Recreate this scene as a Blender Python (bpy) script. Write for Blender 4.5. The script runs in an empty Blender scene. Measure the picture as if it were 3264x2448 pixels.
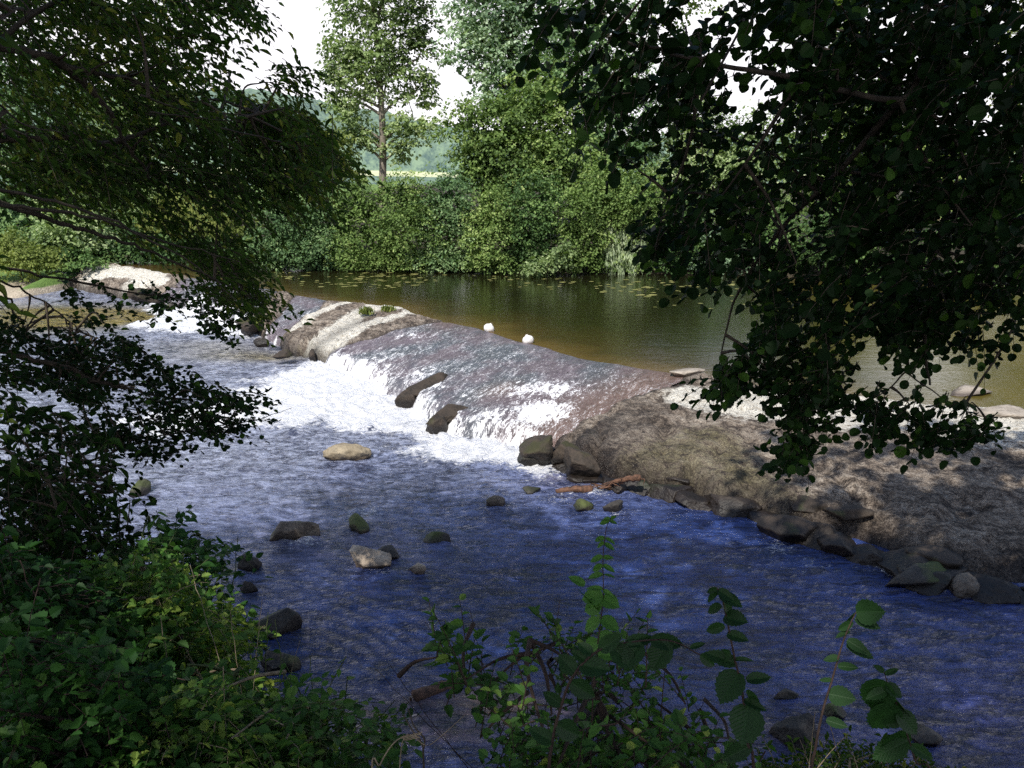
import bpy, math
import numpy as np
R = np.random.RandomState(7)
sc = bpy.context.scene
COL = sc.collection
# ------------------------------------------------------------------ camera geometry
H = 5.2; F = 860.0; TH = math.radians(14.3)
ZP = 0.9                                    # level of the upper pool, lower river = 0
CT, ST = math.cos(TH), math.sin(TH)
def ray(px, py):
    dx = (px-512)/F; dz = -(py-384)/F
    return np.array([dx, CT+dz*ST, -ST+dz*CT])
def P(px, py, z=0.0):
    d = ray(px, py); t = (z-H)/d[2]
    return np.array([d[0]*t, d[1]*t, z])
def PD(px, py, Y):
    d = ray(px, py); t = Y/d[1]
    return np.array([0, 0, H]) + d*t

# ------------------------------------------------------------------ numpy noise
_perm = R.permutation(256); _perm = np.concatenate([_perm, _perm, _perm])
_g = R.normal(size=(256, 3)); _g /= np.linalg.norm(_g, axis=1)[:, None]
def pn(x, y, z=0.0):
    x, y, z = np.broadcast_arrays(np.asarray(x, float), np.asarray(y, float), np.asarray(z, float))
    xi, yi, zi = np.floor(x).astype(int), np.floor(y).astype(int), np.floor(z).astype(int)
    xf, yf, zf = x-xi, y-yi, z-zi
    u, v, w = [t*t*t*(t*(t*6-15)+10) for t in (xf, yf, zf)]
    def gr(i, j, k):
        h = _perm[_perm[_perm[(xi+i) & 255]+((yi+j) & 255)]+((zi+k) & 255)]
        g = _g[h]
        return g[..., 0]*(xf-i)+g[..., 1]*(yf-j)+g[..., 2]*(zf-k)
    l = lambda a, b, t: a+(b-a)*t
    return 1.6*l(l(l(gr(0,0,0), gr(1,0,0), u), l(gr(0,1,0), gr(1,1,0), u), v),
             l(l(gr(0,0,1), gr(1,0,1), u), l(gr(0,1,1), gr(1,1,1), u), v), w)
def fbm(x, y, z=0.0, o=4, r=.5):
    s = 0; a = 1.0
    for i in range(o):
        s = s+a*pn(np.asarray(x)*2**i+i*17.3, np.asarray(y)*2**i+i*5.1, np.asarray(z)*2**i); a *= r
    return s
def sst(a, b, x):
    t = np.clip((x-a)/(b-a), 0, 1); return t*t*(3-2*t)
def inpoly(px, py, poly):
    c = np.zeros(px.shape, bool); n = len(poly)
    for i in range(n):
        x1, y1 = poly[i][:2]; x2, y2 = poly[(i+1) % n][:2]
        if y1 == y2: continue
        m = ((y1 > py) != (y2 > py)) & (px < (x2-x1)*(py-y1)/(y2-y1)+x1)
        c ^= m
    return c
def sdpoly(px, py, poly):
    d = np.full(px.shape, 1e9); n = len(poly)
    for i in range(n):
        a = np.array(poly[i][:2], float); b = np.array(poly[(i+1) % n][:2], float); e = b-a
        t = np.clip(((px-a[0])*e[0]+(py-a[1])*e[1])/(e@e+1e-9), 0, 1)
        d = np.minimum(d, np.hypot(px-a[0]-t*e[0], py-a[1]-t*e[1]))
    return np.where(inpoly(px, py, poly), d, -d)

# ------------------------------------------------------------------ mesh helpers
def mesh(name, V, Fs, mat, parent=None, smooth=True, attrs=None, uv=None):
    """V (n,3); Fs: one (m,k) index array, or a list of such arrays"""
    if not isinstance(Fs, list): Fs = [Fs]
    me = bpy.data.meshes.new(name)
    V = np.asarray(V, np.float32)
    me.vertices.add(len(V)); me.vertices.foreach_set('co', V.ravel())
    li = np.concatenate([np.asarray(f).ravel() for f in Fs]).astype(np.int32)
    st = []; s = 0
    for f in Fs:
        f = np.asarray(f); m, k = f.shape
        st.append(s+np.arange(m)*k); s += m*k
    st = np.concatenate(st).astype(np.int32)
    me.loops.add(len(li)); me.loops.foreach_set('vertex_index', li)
    me.polygons.add(len(st)); me.polygons.foreach_set('loop_start', st)
    me.update(calc_edges=True)
    me.polygons.foreach_set('use_smooth', np.full(len(st), smooth))
    for k, a in (attrs or {}).items():
        at = me.attributes.new(k, 'FLOAT', 'POINT'); at.data.foreach_set('value', np.asarray(a, np.float32).ravel())
    if uv is not None:
        ul = me.uv_layers.new(name='UVMap'); ul.data.foreach_set('uv', np.asarray(uv, np.float32)[li].ravel())
    me.materials.append(mat)
    o = bpy.data.objects.new(name, me); COL.objects.link(o)
    if parent is not None:
        o.parent = parent
        o.matrix_parent_inverse.identity()
        # vertices are given in world space: bring them into the parent's space
        L = parent.matrix_basis.inverted() if parent.parent is None else (parent.parent.matrix_basis @ parent.matrix_basis).inverted()
        me.transform(L)
    return o
def tag(o, label=None, cat=None, group=None, kind=None):
    if label: o['label'] = label
    if cat: o['category'] = cat
    if group: o['group'] = group
    if kind: o['kind'] = kind
    return o
def empty(name, loc, label, cat, group=None):
    o = bpy.data.objects.new(name, None); COL.objects.link(o); o.location = tuple(float(v) for v in loc)
    o.empty_display_size = .1
    return tag(o, label, cat, group)
def grid_faces(nr, nc):
    i = np.arange(nr*nc).reshape(nr, nc)
    return np.stack([i[:-1, :-1], i[:-1, 1:], i[1:, 1:], i[1:, :-1]], -1).reshape(-1, 4)
class MB:
    def __init__(s): s.V = []; s.F = {}; s.A = []; s.n = 0
    def add(s, V, F, a=None):
        V = np.asarray(V, float); F = np.asarray(F)
        s.F.setdefault(F.shape[1], []).append(F+s.n); s.V.append(V); s.n += len(V)
        s.A.append(np.full(len(V), .5) if a is None else np.broadcast_to(a, (len(V),)))
    def build(s, name, mat, parent=None, smooth=True):
        return mesh(name, np.concatenate(s.V), [np.concatenate(f) for f in s.F.values()], mat, parent, smooth, {'tint': np.concatenate(s.A)})
    def tube(s, pts, rad, k=5, a=None):
        pts = np.asarray(pts, float); n = len(pts); rad = np.broadcast_to(np.asarray(rad, float), (n,))
        if k >= 6:                                   # close both ends
            rad = np.r_[.0008, rad, .0008]; a0 = pts[0]-(pts[1]-pts[0])/np.linalg.norm(pts[1]-pts[0])*rad[1]*.3; a1 = pts[-1]+(pts[-1]-pts[-2])/np.linalg.norm(pts[-1]-pts[-2])*rad[-2]*.3
            pts = np.vstack([a0, pts, a1]); n += 2
        T = np.gradient(pts, axis=0); T /= np.linalg.norm(T, axis=1)[:, None]+1e-9
        ref = np.array([0, 0, 1.]) if abs(T[0, 2]) < .9 else np.array([1., 0, 0])
        A = np.cross(T, ref); A /= np.linalg.norm(A, axis=1)[:, None]+1e-9; B = np.cross(T, A)
        an = np.arange(k)*2*math.pi/k
        V = pts[:, None]+rad[:, None, None]*(np.cos(an)[None, :, None]*A[:, None]+np.sin(an)[None, :, None]*B[:, None])
        i = np.arange(n*k).reshape(n, k); j = np.roll(i, -1, 1)
        s.add(V.reshape(-1, 3), np.stack([i[:-1], j[:-1], j[1:], i[1:]], -1).reshape(-1, 4), a)
def smooth_path(pts, n=8, jit=0.0):
    pts = np.asarray(pts, float); m = len(pts)
    t = np.linspace(0, m-1, (m-1)*n+1); out = np.zeros((len(t), pts.shape[1]))
    Q = np.vstack([2*pts[0]-pts[1], pts, 2*pts[-1]-pts[-2]])
    for i, tt in enumerate(t):
        k = min(int(tt), m-2); f = tt-k; a, b, c, d = Q[k:k+4]
        out[i] = .5*((2*b)+(c-a)*f+(2*a-5*b+4*c-d)*f*f+(3*b-3*c+d-a)*f**3)
    if jit: out[1:-1] += R.normal(size=out[1:-1].shape)*jit
    return out

# ------------------------------------------------------------------ node helpers
class NT:
    def __init__(s, name):
        s.m = bpy.data.materials.new(name); s.m.use_nodes = True; s.t = s.m.node_tree; s.t.nodes.clear()
        s.out = s.t.nodes.new('ShaderNodeOutputMaterial')
    def n(s, typ, _p=None, **kw):
        nd = s.t.nodes.new('ShaderNode'+typ)
        for k, v in (_p or {}).items(): setattr(nd, k, v)
        for k, v in kw.items():
            key = k.replace('_', ' ')
            if key.isdigit() or (key[0] == 'i' and key[1:].isdigit()): inp = nd.inputs[int(key.lstrip('i'))]
            else: inp = nd.inputs[key]
            s.put(inp, v)
        return nd
    def put(s, inp, v):
        if isinstance(v, bpy.types.NodeSocket): s.t.links.new(v, inp)
        elif isinstance(v, bpy.types.Node): s.t.links.new(v.outputs[0], inp)
        elif isinstance(v, tuple) and len(v) == 3 and inp.type == 'RGBA': inp.default_value = (*v, 1)
        else: inp.default_value = v
    def attr(s, name): return s.n('Attribute', {'attribute_name': name}).outputs['Fac']
    def noise(s, vec, scale, detail=3, rough=.5, dist=0.0):
        return s.n('TexNoise', Vector=vec, Scale=scale, Detail=detail, Roughness=rough, Distortion=dist).outputs[0]
    def math(s, op, a, b=0.0, c=0.0, clamp=False):
        return s.n('Math', {'operation': op, 'use_clamp': clamp}, i0=a, i1=b, i2=c).outputs[0]
    def rng(s, v, a, b, c=0.0, d=1.0):
        return s.n('MapRange', {'clamp': True}, Value=v, From_Min=a, From_Max=b, To_Min=c, To_Max=d).outputs[0]
    def mix(s, f, a, b, blend='MIX'):
        nd = s.t.nodes.new('ShaderNodeMix'); nd.data_type = 'RGBA'; nd.blend_type = blend
        s.put(nd.inputs[0], f); s.put(nd.inputs[6], a); s.put(nd.inputs[7], b); return nd.outputs[2]
    def mixf(s, f, a, b):
        nd = s.t.nodes.new('ShaderNodeMix'); s.put(nd.inputs[0], f); s.put(nd.inputs[2], a); s.put(nd.inputs[3], b); return nd.outputs[0]
    def ramp(s, f, stops):
        nd = s.n('ValToRGB', Fac=f); cr = nd.color_ramp
        while len(cr.elements) < len(stops): cr.elements.new(.5)
        for e, (p, c) in zip(cr.elements, stops): e.position = p; e.color = (*c, 1)
        return nd.outputs[0]
    def pos(s): return s.n('NewGeometry').outputs['Position']
    def scalev(s, v, sx, sy, sz):
        return s.n('Mapping', Vector=v, Scale=(sx, sy, sz)).outputs[0]
    def bump(s, h, strength, dist, normal=None):
        nd = s.n('Bump', Strength=strength, Distance=dist, Height=h)
        if normal is not None: s.put(nd.inputs['Normal'], normal)
        return nd.outputs[0]
    def done(s, sh):
        s.t.links.new(sh.outputs[0] if isinstance(sh, bpy.types.Node) else sh, s.out.inputs[0]); return s.m

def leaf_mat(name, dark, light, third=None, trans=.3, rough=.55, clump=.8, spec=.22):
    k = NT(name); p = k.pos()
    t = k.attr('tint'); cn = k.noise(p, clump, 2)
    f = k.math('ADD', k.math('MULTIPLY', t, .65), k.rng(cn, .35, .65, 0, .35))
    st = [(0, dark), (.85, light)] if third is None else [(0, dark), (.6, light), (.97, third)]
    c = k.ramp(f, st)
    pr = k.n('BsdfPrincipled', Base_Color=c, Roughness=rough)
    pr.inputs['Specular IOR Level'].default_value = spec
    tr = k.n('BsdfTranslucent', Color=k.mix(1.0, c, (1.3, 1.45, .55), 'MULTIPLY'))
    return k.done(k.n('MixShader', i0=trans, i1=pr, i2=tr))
def bark_mat(name, a, b, sc_=14):
    k = NT(name); p = k.pos(); n = k.noise(p, sc_, 4, .6)
    c = k.ramp(n, [(.3, a), (.7, b)])
    return k.done(k.n('BsdfPrincipled', Base_Color=c, Roughness=.9, Normal=k.bump(n, .6, .02)))
def stone_mat(name, a, b, moss=.3, wetdark=.45, level=0.0, rough=.75, mosscol=(.09, .12, .025)):
    k = NT(name); p = k.pos()
    n1 = k.noise(p, 3.5, 5, .6); n2 = k.noise(p, 24, 5, .65); n3 = k.noise(p, 1.7, 3)
    c = k.ramp(k.math('ADD', k.math('MULTIPLY', n1, .6), k.math('MULTIPLY', n2, .4)), [(.34, a), (.64, b)])
    z = k.n('SeparateXYZ', Vector=p).outputs[2]
    nz = k.n('SeparateXYZ', Vector=k.n('NewGeometry').outputs['Normal']).outputs[2]
    mf = k.math('MULTIPLY', k.rng(n3, .62-moss*.4, .74-moss*.4), k.rng(nz, -.1, .6))
    c = k.mix(k.math('MULTIPLY', mf, .85), c, k.mix(n2, mosscol, tuple(v*.5 for v in mosscol)))
    wet = k.rng(k.math('ADD', z, k.math('MULTIPLY', n2, -.06)), level+.0, level+.09, 1, 0)
    c = k.mix(wet, c, k.mix(1.0, c, (wetdark*.6, wetdark*.55, wetdark*.55), 'MULTIPLY'))
    hgt = k.math('ADD', n1, k.math('MULTIPLY', n2, .35))
    return k.done(k.n('BsdfPrincipled', Base_Color=c, Roughness=k.mixf(wet, rough, .5), Normal=k.bump(hgt, .8, .05)))
M = {}
M['alder'] = leaf_mat('alder_leaf', (.003, .009, .004), (.014, .038, .010), (.06, .13, .02), .24, .5, spec=.1)
M['ash'] = leaf_mat('ash_leaf', (.010, .024, .008), (.055, .11, .024), (.22, .24, .05), .4, .55, spec=.12)
M['bramble'] = leaf_mat('bramble_leaf', (.012, .040, .012), (.075, .18, .034), (.32, .40, .08), .3, .5)
M['hazel'] = leaf_mat('hazel_leaf', (.009, .032, .012), (.036, .11, .022), (.10, .21, .04), .32, .5)
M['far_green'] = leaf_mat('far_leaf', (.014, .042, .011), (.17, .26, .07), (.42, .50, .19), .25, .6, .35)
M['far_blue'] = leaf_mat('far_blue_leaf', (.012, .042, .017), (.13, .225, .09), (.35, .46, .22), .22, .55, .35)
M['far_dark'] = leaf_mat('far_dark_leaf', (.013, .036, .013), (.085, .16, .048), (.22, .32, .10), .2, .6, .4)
M['poplar'] = leaf_mat('poplar_leaf', (.055, .10, .040), (.27, .36, .15), (.56, .62, .38), .3, .45, .3)
M['silver'] = leaf_mat('silver_leaf', (.05, .10, .06), (.25, .36, .22), (.54, .64, .48), .3, .45, .3)
M['willow'] = leaf_mat('willow_leaf', (.16, .22, .11), (.42, .50, .31), (.60, .66, .46), .3, .5, .5)
M['yellow'] = leaf_mat('yellow_leaf', (.08, .12, .03), (.21, .26, .07), (.32, .34, .10), .3, .6, .4)
M['bark'] = bark_mat('bark', (.02, .016, .012), (.075, .06, .045))
M['twig'] = bark_mat('twig_bark', (.03, .022, .014), (.09, .07, .05))
M['pale_twig'] = bark_mat('pale_twig_bark', (.16, .12, .08), (.32, .26, .18))
M['poplar_bark'] = bark_mat('poplar_bark', (.12, .10, .08), (.3, .26, .21), 6)
M['greenstem'] = bark_mat('green_stem', (.03, .05, .015), (.09, .12, .04))
M['redstem'] = bark_mat('red_stem', (.02, .012, .01), (.06, .035, .025))

# ------------------------------------------------------------------ weir frame (u along the weir, v downstream)
CREST = np.array([P(x, y, ZP)[:2] for x, y in [(170,275),(264,289),(296,296),(343,303),(393,308),(426,319),(477,329),(532,345),(579,359),(671,373),(722,382),(787,393),(926,407),(1024,414)]])
FOOT = np.array([P(x, y, 0)[:2] for x, y in [(60,286),(120,299),(148,303),(157,305),(245,333),(268,345),(301,362),(319,366),(403,410),(435,436),(523,456),(556,464),(602,484),(667,498),(736,512),(787,530),(856,551),(907,574),(963,590),(1024,595)]])
AX = np.array([-.763, .646]); BX = np.array([-.646, -.763])
cu, cv = CREST@AX, CREST@BX; fu, fv = FOOT@AX, FOOT@BX
o = np.argsort(cu); cu, cv = cu[o], cv[o]; o = np.argsort(fu); fu, fv = fu[o], fv[o]
def vc(u): return np.interp(u, np.r_[cu[0]-14, cu, cu[-1]+9], np.r_[cv[0]-1.0, cv, cv[-1]-.3])
def vf(u): return np.interp(u, np.r_[fu[0]-14, fu, fu[-1]+9], np.r_[fv[0]+.8, fv, fv[-1]+.1])
def UVof(x, y): return x*AX[0]+y*AX[1], x*BX[0]+y*BX[1]
def XY(u, v): return u*AX[0]+v*BX[0], u*AX[1]+v*BX[1]
def Uo(px, py, z): p = P(px, py, z); return float(p[:2]@AX)
def prof(t, u=0.0):
    t = np.clip(t, -1, 2)
    lo = sst(-6.5, 2., u)*.9                       # the cascade at the middle slides lower than the dry rock at the right
    tc_ = np.clip(t, 0, 1)
    top = .88-(.10+.22*lo)*tc_-(.30+.10*lo)*tc_**2
    return np.where(t < 0, .88+t*.8, np.where(t < .86, top, top-(1.1)*sst(.86, 1.10, t)))
# wet intervals: (u right at crest, u right at foot, u left at crest, u left at foot, depth)
WET = [(Uo(695,377,ZP), Uo(548,461,0), Uo(436,322,ZP), Uo(318,366,0)),
       (Uo(330,301,ZP), Uo(275,350,0), Uo(292,295,ZP), Uo(262,342,0)),
       (Uo(283,293,ZP), Uo(247,333,0), Uo(185,278,ZP), Uo(155,305,0))]
WETN = [(Uo(395,309,ZP), Uo(306,362,0), Uo(385,308,ZP), Uo(296,361,0))]
def wetness(u, t, jit=True):
    w = np.full(u.shape, -9.0)
    n = fbm(u*1.2, t*3.0, 3.1, 3)*.35 if jit else 0
    tt = np.clip(t, 0, 1)
    for r0, r1, l0, l1 in WET:
        r = r0+(r1-r0)*tt; l = l0+(l1-l0)*tt
        w = np.maximum(w, np.minimum(u-r, l-u))
    return w+n

# ------------------------------------------------------------------ ground
SHX = np.array([-40, -20, -12, -7.5, -3.5, -1.4, 2, 12, 40]); SHY = np.array([24, 17, 13.5, 10.6, 8.6, 6.3, 5.7, 4.4, 2.])
FARP = np.array([(-40, 31.5), (-21.2, 33.6), (-20.0, 35.0), (-19.4, 37.0), (-19.0, 41.5), (-14, 40.5)]+[tuple(P(x, y, ZP)[:2]) for x, y in [(270,268.5),(400,269),(520,272),(600,273),(760,276),(900,283),(1024,287)]])
def far_line(x): return np.interp(x, np.r_[-80, FARP[:, 0], 70], np.r_[31, FARP[:, 1], 20])
def ground_z(x, y):
    x = np.asarray(x, float); y = np.asarray(y, float)
    dn = np.interp(x, SHX, SHY)-y
    sl = np.interp(x, [-8, -2, 3], [.42, .6, .62])
    zn = np.where(dn > 0, np.minimum(sl*dn, 3.5+.02*np.maximum(dn-6, 0)), np.maximum(dn*.5, -.7))
    df = y-far_line(x)
    base = np.interp(x, [-20.5, -19.2], [0, ZP])
    ris = np.interp(x, [-24, -20, -12, -8], [.08, .06, .08, .3])
    zf = np.where(df > 0, np.minimum(base+ris*df, 1.7), np.maximum(base+df*.5, -.7))
    z = np.maximum(zn, zf)
    z = z+np.where((dn > -.5), fbm(x*.9, y*.9, 0, 3)*.12, 0)+np.where(df > -.5, fbm(x*.6, y*.6, 5, 3)*.1, 0)
    return z
def axis_pts(a, b, d, ext, k=1.25):
    c = list(np.arange(a, b, d)); s = d; x = c[-1]
    while x < ext: s *= k; x += s; c.append(x)
    s = d; x = c[0]; pre = []
    while x > -ext: s *= k; x -= s; pre.append(x)
    return np.array(pre[::-1]+c)
gx = axis_pts(-34, 26, .3, 1800); gy = axis_pts(-8, 54, .3, 1800)
GX, GY = np.meshgrid(gx, gy); GZ = ground_z(GX, GY)
k = NT('ground_soil'); p = k.pos(); y = k.n('SeparateXYZ', Vector=p)
n1 = k.noise(p, 1.2, 5, .6); n2 = k.noise(p, 14, 5, .7)
soil = k.ramp(n2, [(.3, (.018, .014, .009)), (.7, (.07, .055, .03))])
grass = k.ramp(n2, [(.3, (.07, .14, .025)), (.7, (.17, .27, .06))])
gravel = k.ramp(n2, [(.35, (.30, .24, .17)), (.65, (.62, .54, .42))])
c = k.mix(k.rng(y.outputs[1], 25, 27), soil, grass)
gz_ = k.math('ADD', y.outputs[2], k.math('MULTIPLY', n1, .10))
c = k.mix(k.math('MULTIPLY', k.rng(gz_, .26, .34, 1, 0), k.rng(y.outputs[1], 25, 27)), c, gravel)
c = k.mix(k.rng(y.outputs[0], -19.4, -18.6), c, soil)
M['ground'] = k.done(k.n('BsdfPrincipled', Base_Color=c, Roughness=.95, Normal=k.bump(n2, .8, .08)))
g = mesh('ground', np.stack([GX, GY, GZ], -1).reshape(-1, 3), grid_faces(*GX.shape), M['ground']); tag(g, kind='structure')

# ------------------------------------------------------------------ hills behind
hx = np.r_[np.arange(-700, -280, 12.0), np.arange(-280, 60, 1.8), np.arange(60, 560, 12.0)]; hy = np.r_[np.arange(120, 320, 1.8), np.arange(320, 460, 4.0), np.arange(460, 900, 8.0)]
HX, HY = np.meshgrid(hx, hy)
ridge = 40-np.clip((HX+130)*.2, -8, 24)+fbm(HX/90, HY/120, 0, 3)*5
hz = 1.3+np.clip(HY-150, 0, 470)/470*ridge
fieldm = np.maximum(((HY > 186) & (HY < 202)).astype(float), ((HY > 340) & (HY < 398) & (HX > -75+HX*0) & (HX < 60)).astype(float)*1.0)
lowf = ((HY < 186)).astype(float)
pts = R.uniform(size=(4200, 2))*[760, 800]+[-425, 115]
def worley(X, Y, cell):
    d = np.full(X.shape, 9.0); ix, iy = np.floor(X/cell), np.floor(Y/cell)
    for i in (-1, 0, 1):
        for j in (-1, 0, 1):
            cx, cy = ix+i, iy+j
            h = np.sin(cx*127.1+cy*311.7)*43758.5; rx = h-np.floor(h)
            h = np.sin(cx*269.5+cy*183.3)*43758.5; ry = h-np.floor(h)
            d = np.minimum(d, np.hypot(X/cell-cx-rx, Y/cell-cy-ry))
    return d
tree = (1-np.clip(worley(HX+fbm(HX/20, HY/20, 0, 2)*4, HY, 9.), 0, 1)**2)*7+fbm(HX/6, HY/6, 0, 2)*1.2
hz = hz+np.where((fieldm+lowf) > 0, 0, tree)
k = NT('hill_cover'); p = k.pos(); f = k.attr('field'); n1 = k.noise(p, .03, 4); n2 = k.noise(p, .4, 5, .75)
f = k.rng(f, .93, .99)
wood = k.ramp(k.math('ADD', k.math('MULTIPLY', n1, .25), k.math('MULTIPLY', n2, .75)), [(.42, (.03, .07, .045)), (.56, (.17, .25, .13))])
fc = k.mix(k.rng(k.n('SeparateXYZ', Vector=p).outputs[1], 240, 300), (.62, .62, .34), (.62, .46, .32))
c = k.mix(f, wood, fc); c = k.mix(.13, c, (.36, .46, .56))  # distance haze mixed into the hill colour
M['hill'] = k.done(k.n('BsdfPrincipled', Base_Color=c, Roughness=1.0))
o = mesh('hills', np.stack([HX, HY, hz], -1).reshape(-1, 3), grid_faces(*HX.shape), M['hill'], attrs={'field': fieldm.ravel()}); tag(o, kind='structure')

# ------------------------------------------------------------------ weir (masonry and rock ramp)
U0, U1 = -12.0, float(cu[-1])+6.5
uu = np.arange(U0, U1, .045); tt = np.linspace(-.35, 1.12, 120)
UU, TT = np.meshgrid(uu, tt, indexing='ij')
# soften polyline corners slightly with noise so that the lines look weathered
VC = vc(UU)+fbm(UU*.7, 1.3, 0, 3)*.12; VF = vf(UU)+fbm(UU*1.1, 7.7, 0, 4)*.22
VV = VC+(VF-VC)*TT
W = wetness(UU, TT)
dry = 1-sst(-.15, .25, W)
X, Y_ = XY(UU, VV)
ZW = prof(TT, UU)
ZW += dry*.09*sst(-.25, .05, TT)*(1-sst(.8, 1.0, TT))
rough = fbm(UU*1.1, VV*1.1, 1, 4)*.055+np.abs(fbm(UU*2.7, VV*3.4, 9, 3))*.05-np.abs(fbm(UU*6, VV*9, 4, 3))*.035*dry
lay = fbm(UU*.5, VV*2.8, 4, 3)*.03                                     # low ledges along the weir
ZW += (rough+lay)*np.where(TT > -.02, 1, .4)*(.35+.65*dry)
blk = np.clip(worley(UU+fbm(UU, VV, 2, 2)*.2, VV, .62), 0, 1)
ZW += -.16*sst(.5, .85, blk)*sst(.5, .9, TT)*dry-.035*sst(.5, .85, blk)*dry
# sun-bleached strips are a bit prouder than the wet hollow between them
stripd = np.minimum(np.abs(UU-(WETN[0][0]+(WETN[0][1]-WETN[0][0])*np.clip(TT, 0, 1))), 9)
hollow = np.exp(-(stripd/.35)**2)*sst(.1, .4, TT)*.5
ZW -= .06*hollow
M_W = np.maximum(1-dry, hollow*.9)
# moss / pale masks (world places)
def blob(x, y, px, py, z, r): q = P(px, py, z); return np.exp(-(((x-q[0])**2+(y-q[1])**2)/r**2))
moss = sum(blob(X, Y_, a, b, .45, r) for a, b, r in [(282,350,.9),(292,345,.9),(275,344,.6),(252,332,.9),(560,470,.7),(690,470,1.3),(720,490,1.),(650,465,.7),(575,462,.4),(700,450,.7),(150,300,.8),(740,500,.8)])
def dline(x, y, pts, z):
    W_ = [P(a, b, z)[:2] for a, b in pts]; d = np.full(x.shape, 1e9)
    for a, b in zip(W_[:-1], W_[1:]):
        e = b-a; t = np.clip(((x-a[0])*e[0]+(y-a[1])*e[1])/(e@e), 0, 1); d = np.minimum(d, np.hypot(x-a[0]-t*e[0], y-a[1]-t*e[1]))
    return d
bands = sum(np.exp(-(dline(X, Y_, pl, z_)/w_)**2) for pl, z_, w_ in [([(425,314),(375,311),(335,323),(303,333),(280,344)], .8, .42), ([(412,321),(365,327),(325,340),(296,354)], .7, .34), ([(345,306),(318,310),(296,316)], .85, .25), ([(80,266),(120,270),(160,276)], .85, .3), ([(95,278),(130,281),(165,288)], .5, .22)])
pale_sunlit = bands*1.3+sum(blob(X, Y_, a, b, .9, r) for a, b, r in [(690,392,.5),(720,398,.7),(760,402,.7),(850,410,.9),(930,415,1.0),(1000,422,1.1),(140,276,1.0),(165,284,.7),(100,268,1.0),(810,410,.6)])  # pale dry rock; right-hand blobs also paint in the sunlit crest strip
uc_r = Uo(690,376,ZP)
damp = np.exp(-((UU-(WET[0][0]+(WET[0][1]-WET[0][0])*np.clip(TT, 0, 1)))/1.1)**2)*(UU < WET[0][0]+.3)*sst(.3, .8, TT)
wet_shade = np.clip(M_W+damp*.9+sst(.84, .95, TT)*.9, 0, 1)  # wet rock, plus a foot band painting the dark of the undercut
k = NT('weir_rock'); p = k.pos(); uvw = k.n('UVMap', {'uv_map': 'UVMap'}).outputs[0]
stv = k.scalev(uvw, 1.0, 1.5, 1)
n1 = k.noise(stv, 1.6, 6, .65, .4); n2 = k.noise(stv, 7, 6, .7, .5); n3 = k.noise(p, 38, 5, .7); n4 = k.noise(p, .8, 3)
cr = k.n('TexVoronoi', {'feature': 'DISTANCE_TO_EDGE'}, Vector=k.scalev(uvw, 1.0, 1.7, 1), Scale=1.5).outputs[0]
f = k.math('ADD', k.math('ADD', k.math('MULTIPLY', n1, .35), k.math('MULTIPLY', n2, .4)), k.math('MULTIPLY', n3, .25))
c = k.ramp(f, [(.41, (.022, .016, .012)), (.465, (.12, .09, .068)), (.515, (.31, .25, .195)), (.60, (.60, .52, .43))])
pale = k.ramp(n2, [(.3, (.52, .44, .32)), (.5, (.90, .86, .76))])
pf = k.math('MULTIPLY', k.rng(k.math('ADD', k.attr('pale'), k.math('MULTIPLY', k.math('SUBTRACT', n2, .5), 1.6)), .35, .75), 1.0)
c = k.mix(pf, c, pale)
mf = k.rng(k.math('ADD', k.attr('moss'), k.math('MULTIPLY', k.math('SUBTRACT', n2, .5), 3.2)), .55, 1.15)
c = k.mix(k.math('MULTIPLY', mf, .6), c, k.ramp(n3, [(.35, (.045, .04, .012)), (.65, (.24, .22, .08))]))
wf = k.attr('wet')  # wet rock together with the painted shade band at the foot
c = k.mix(wf, c, k.ramp(f, [(.4, (.010, .008, .007)), (.65, (.075, .055, .045))]))
c = k.mix(k.math('MULTIPLY', k.rng(cr, .0, .03, .5, 0), k.rng(n4, .45, .6)), c, (.012, .009, .006))
nf_ = k.noise(k.scalev(uvw, 1, 1.8, 1), 22, 4, .8, 1.0); c = k.mix(k.math('MULTIPLY', k.rng(nf_, .53, .60), .85), c, (.02, .014, .01)); c = k.mix(k.math('MULTIPLY', k.rng(nf_, .33, .40, 1, 0), .6), c, (.45, .38, .30))
hh = k.math('ADD', k.math('ADD', k.math('MULTIPLY', n1, 1.0), k.math('MULTIPLY', n2, .6)), k.math('MULTIPLY', n3, .18))
M['weir'] = k.done(k.n('BsdfPrincipled', Base_Color=c, Roughness=k.mixf(wf, .85, .3), Normal=k.bump(k.math('ADD', hh, k.math('MULTIPLY', nf_, .25)), 1.0, .16)))
wl = P(560, 410, .5)
weir = empty('weir', (wl[0], wl[1], 0), 'long curved stone and rock weir crossing the river between pool and rapids', 'weir')
mesh('rock_ramp', np.stack([X, Y_, ZW], -1).reshape(-1, 3), grid_faces(*UU.shape)[:, ::-1], M['weir'], weir,
     attrs={'pale': np.clip(pale_sunlit, 0, 1).ravel(), 'moss': np.clip(moss, 0, 1).ravel(), 'wet': wet_shade.ravel()}, uv=np.stack([UU, VV], -1).reshape(-1, 2))

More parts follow.
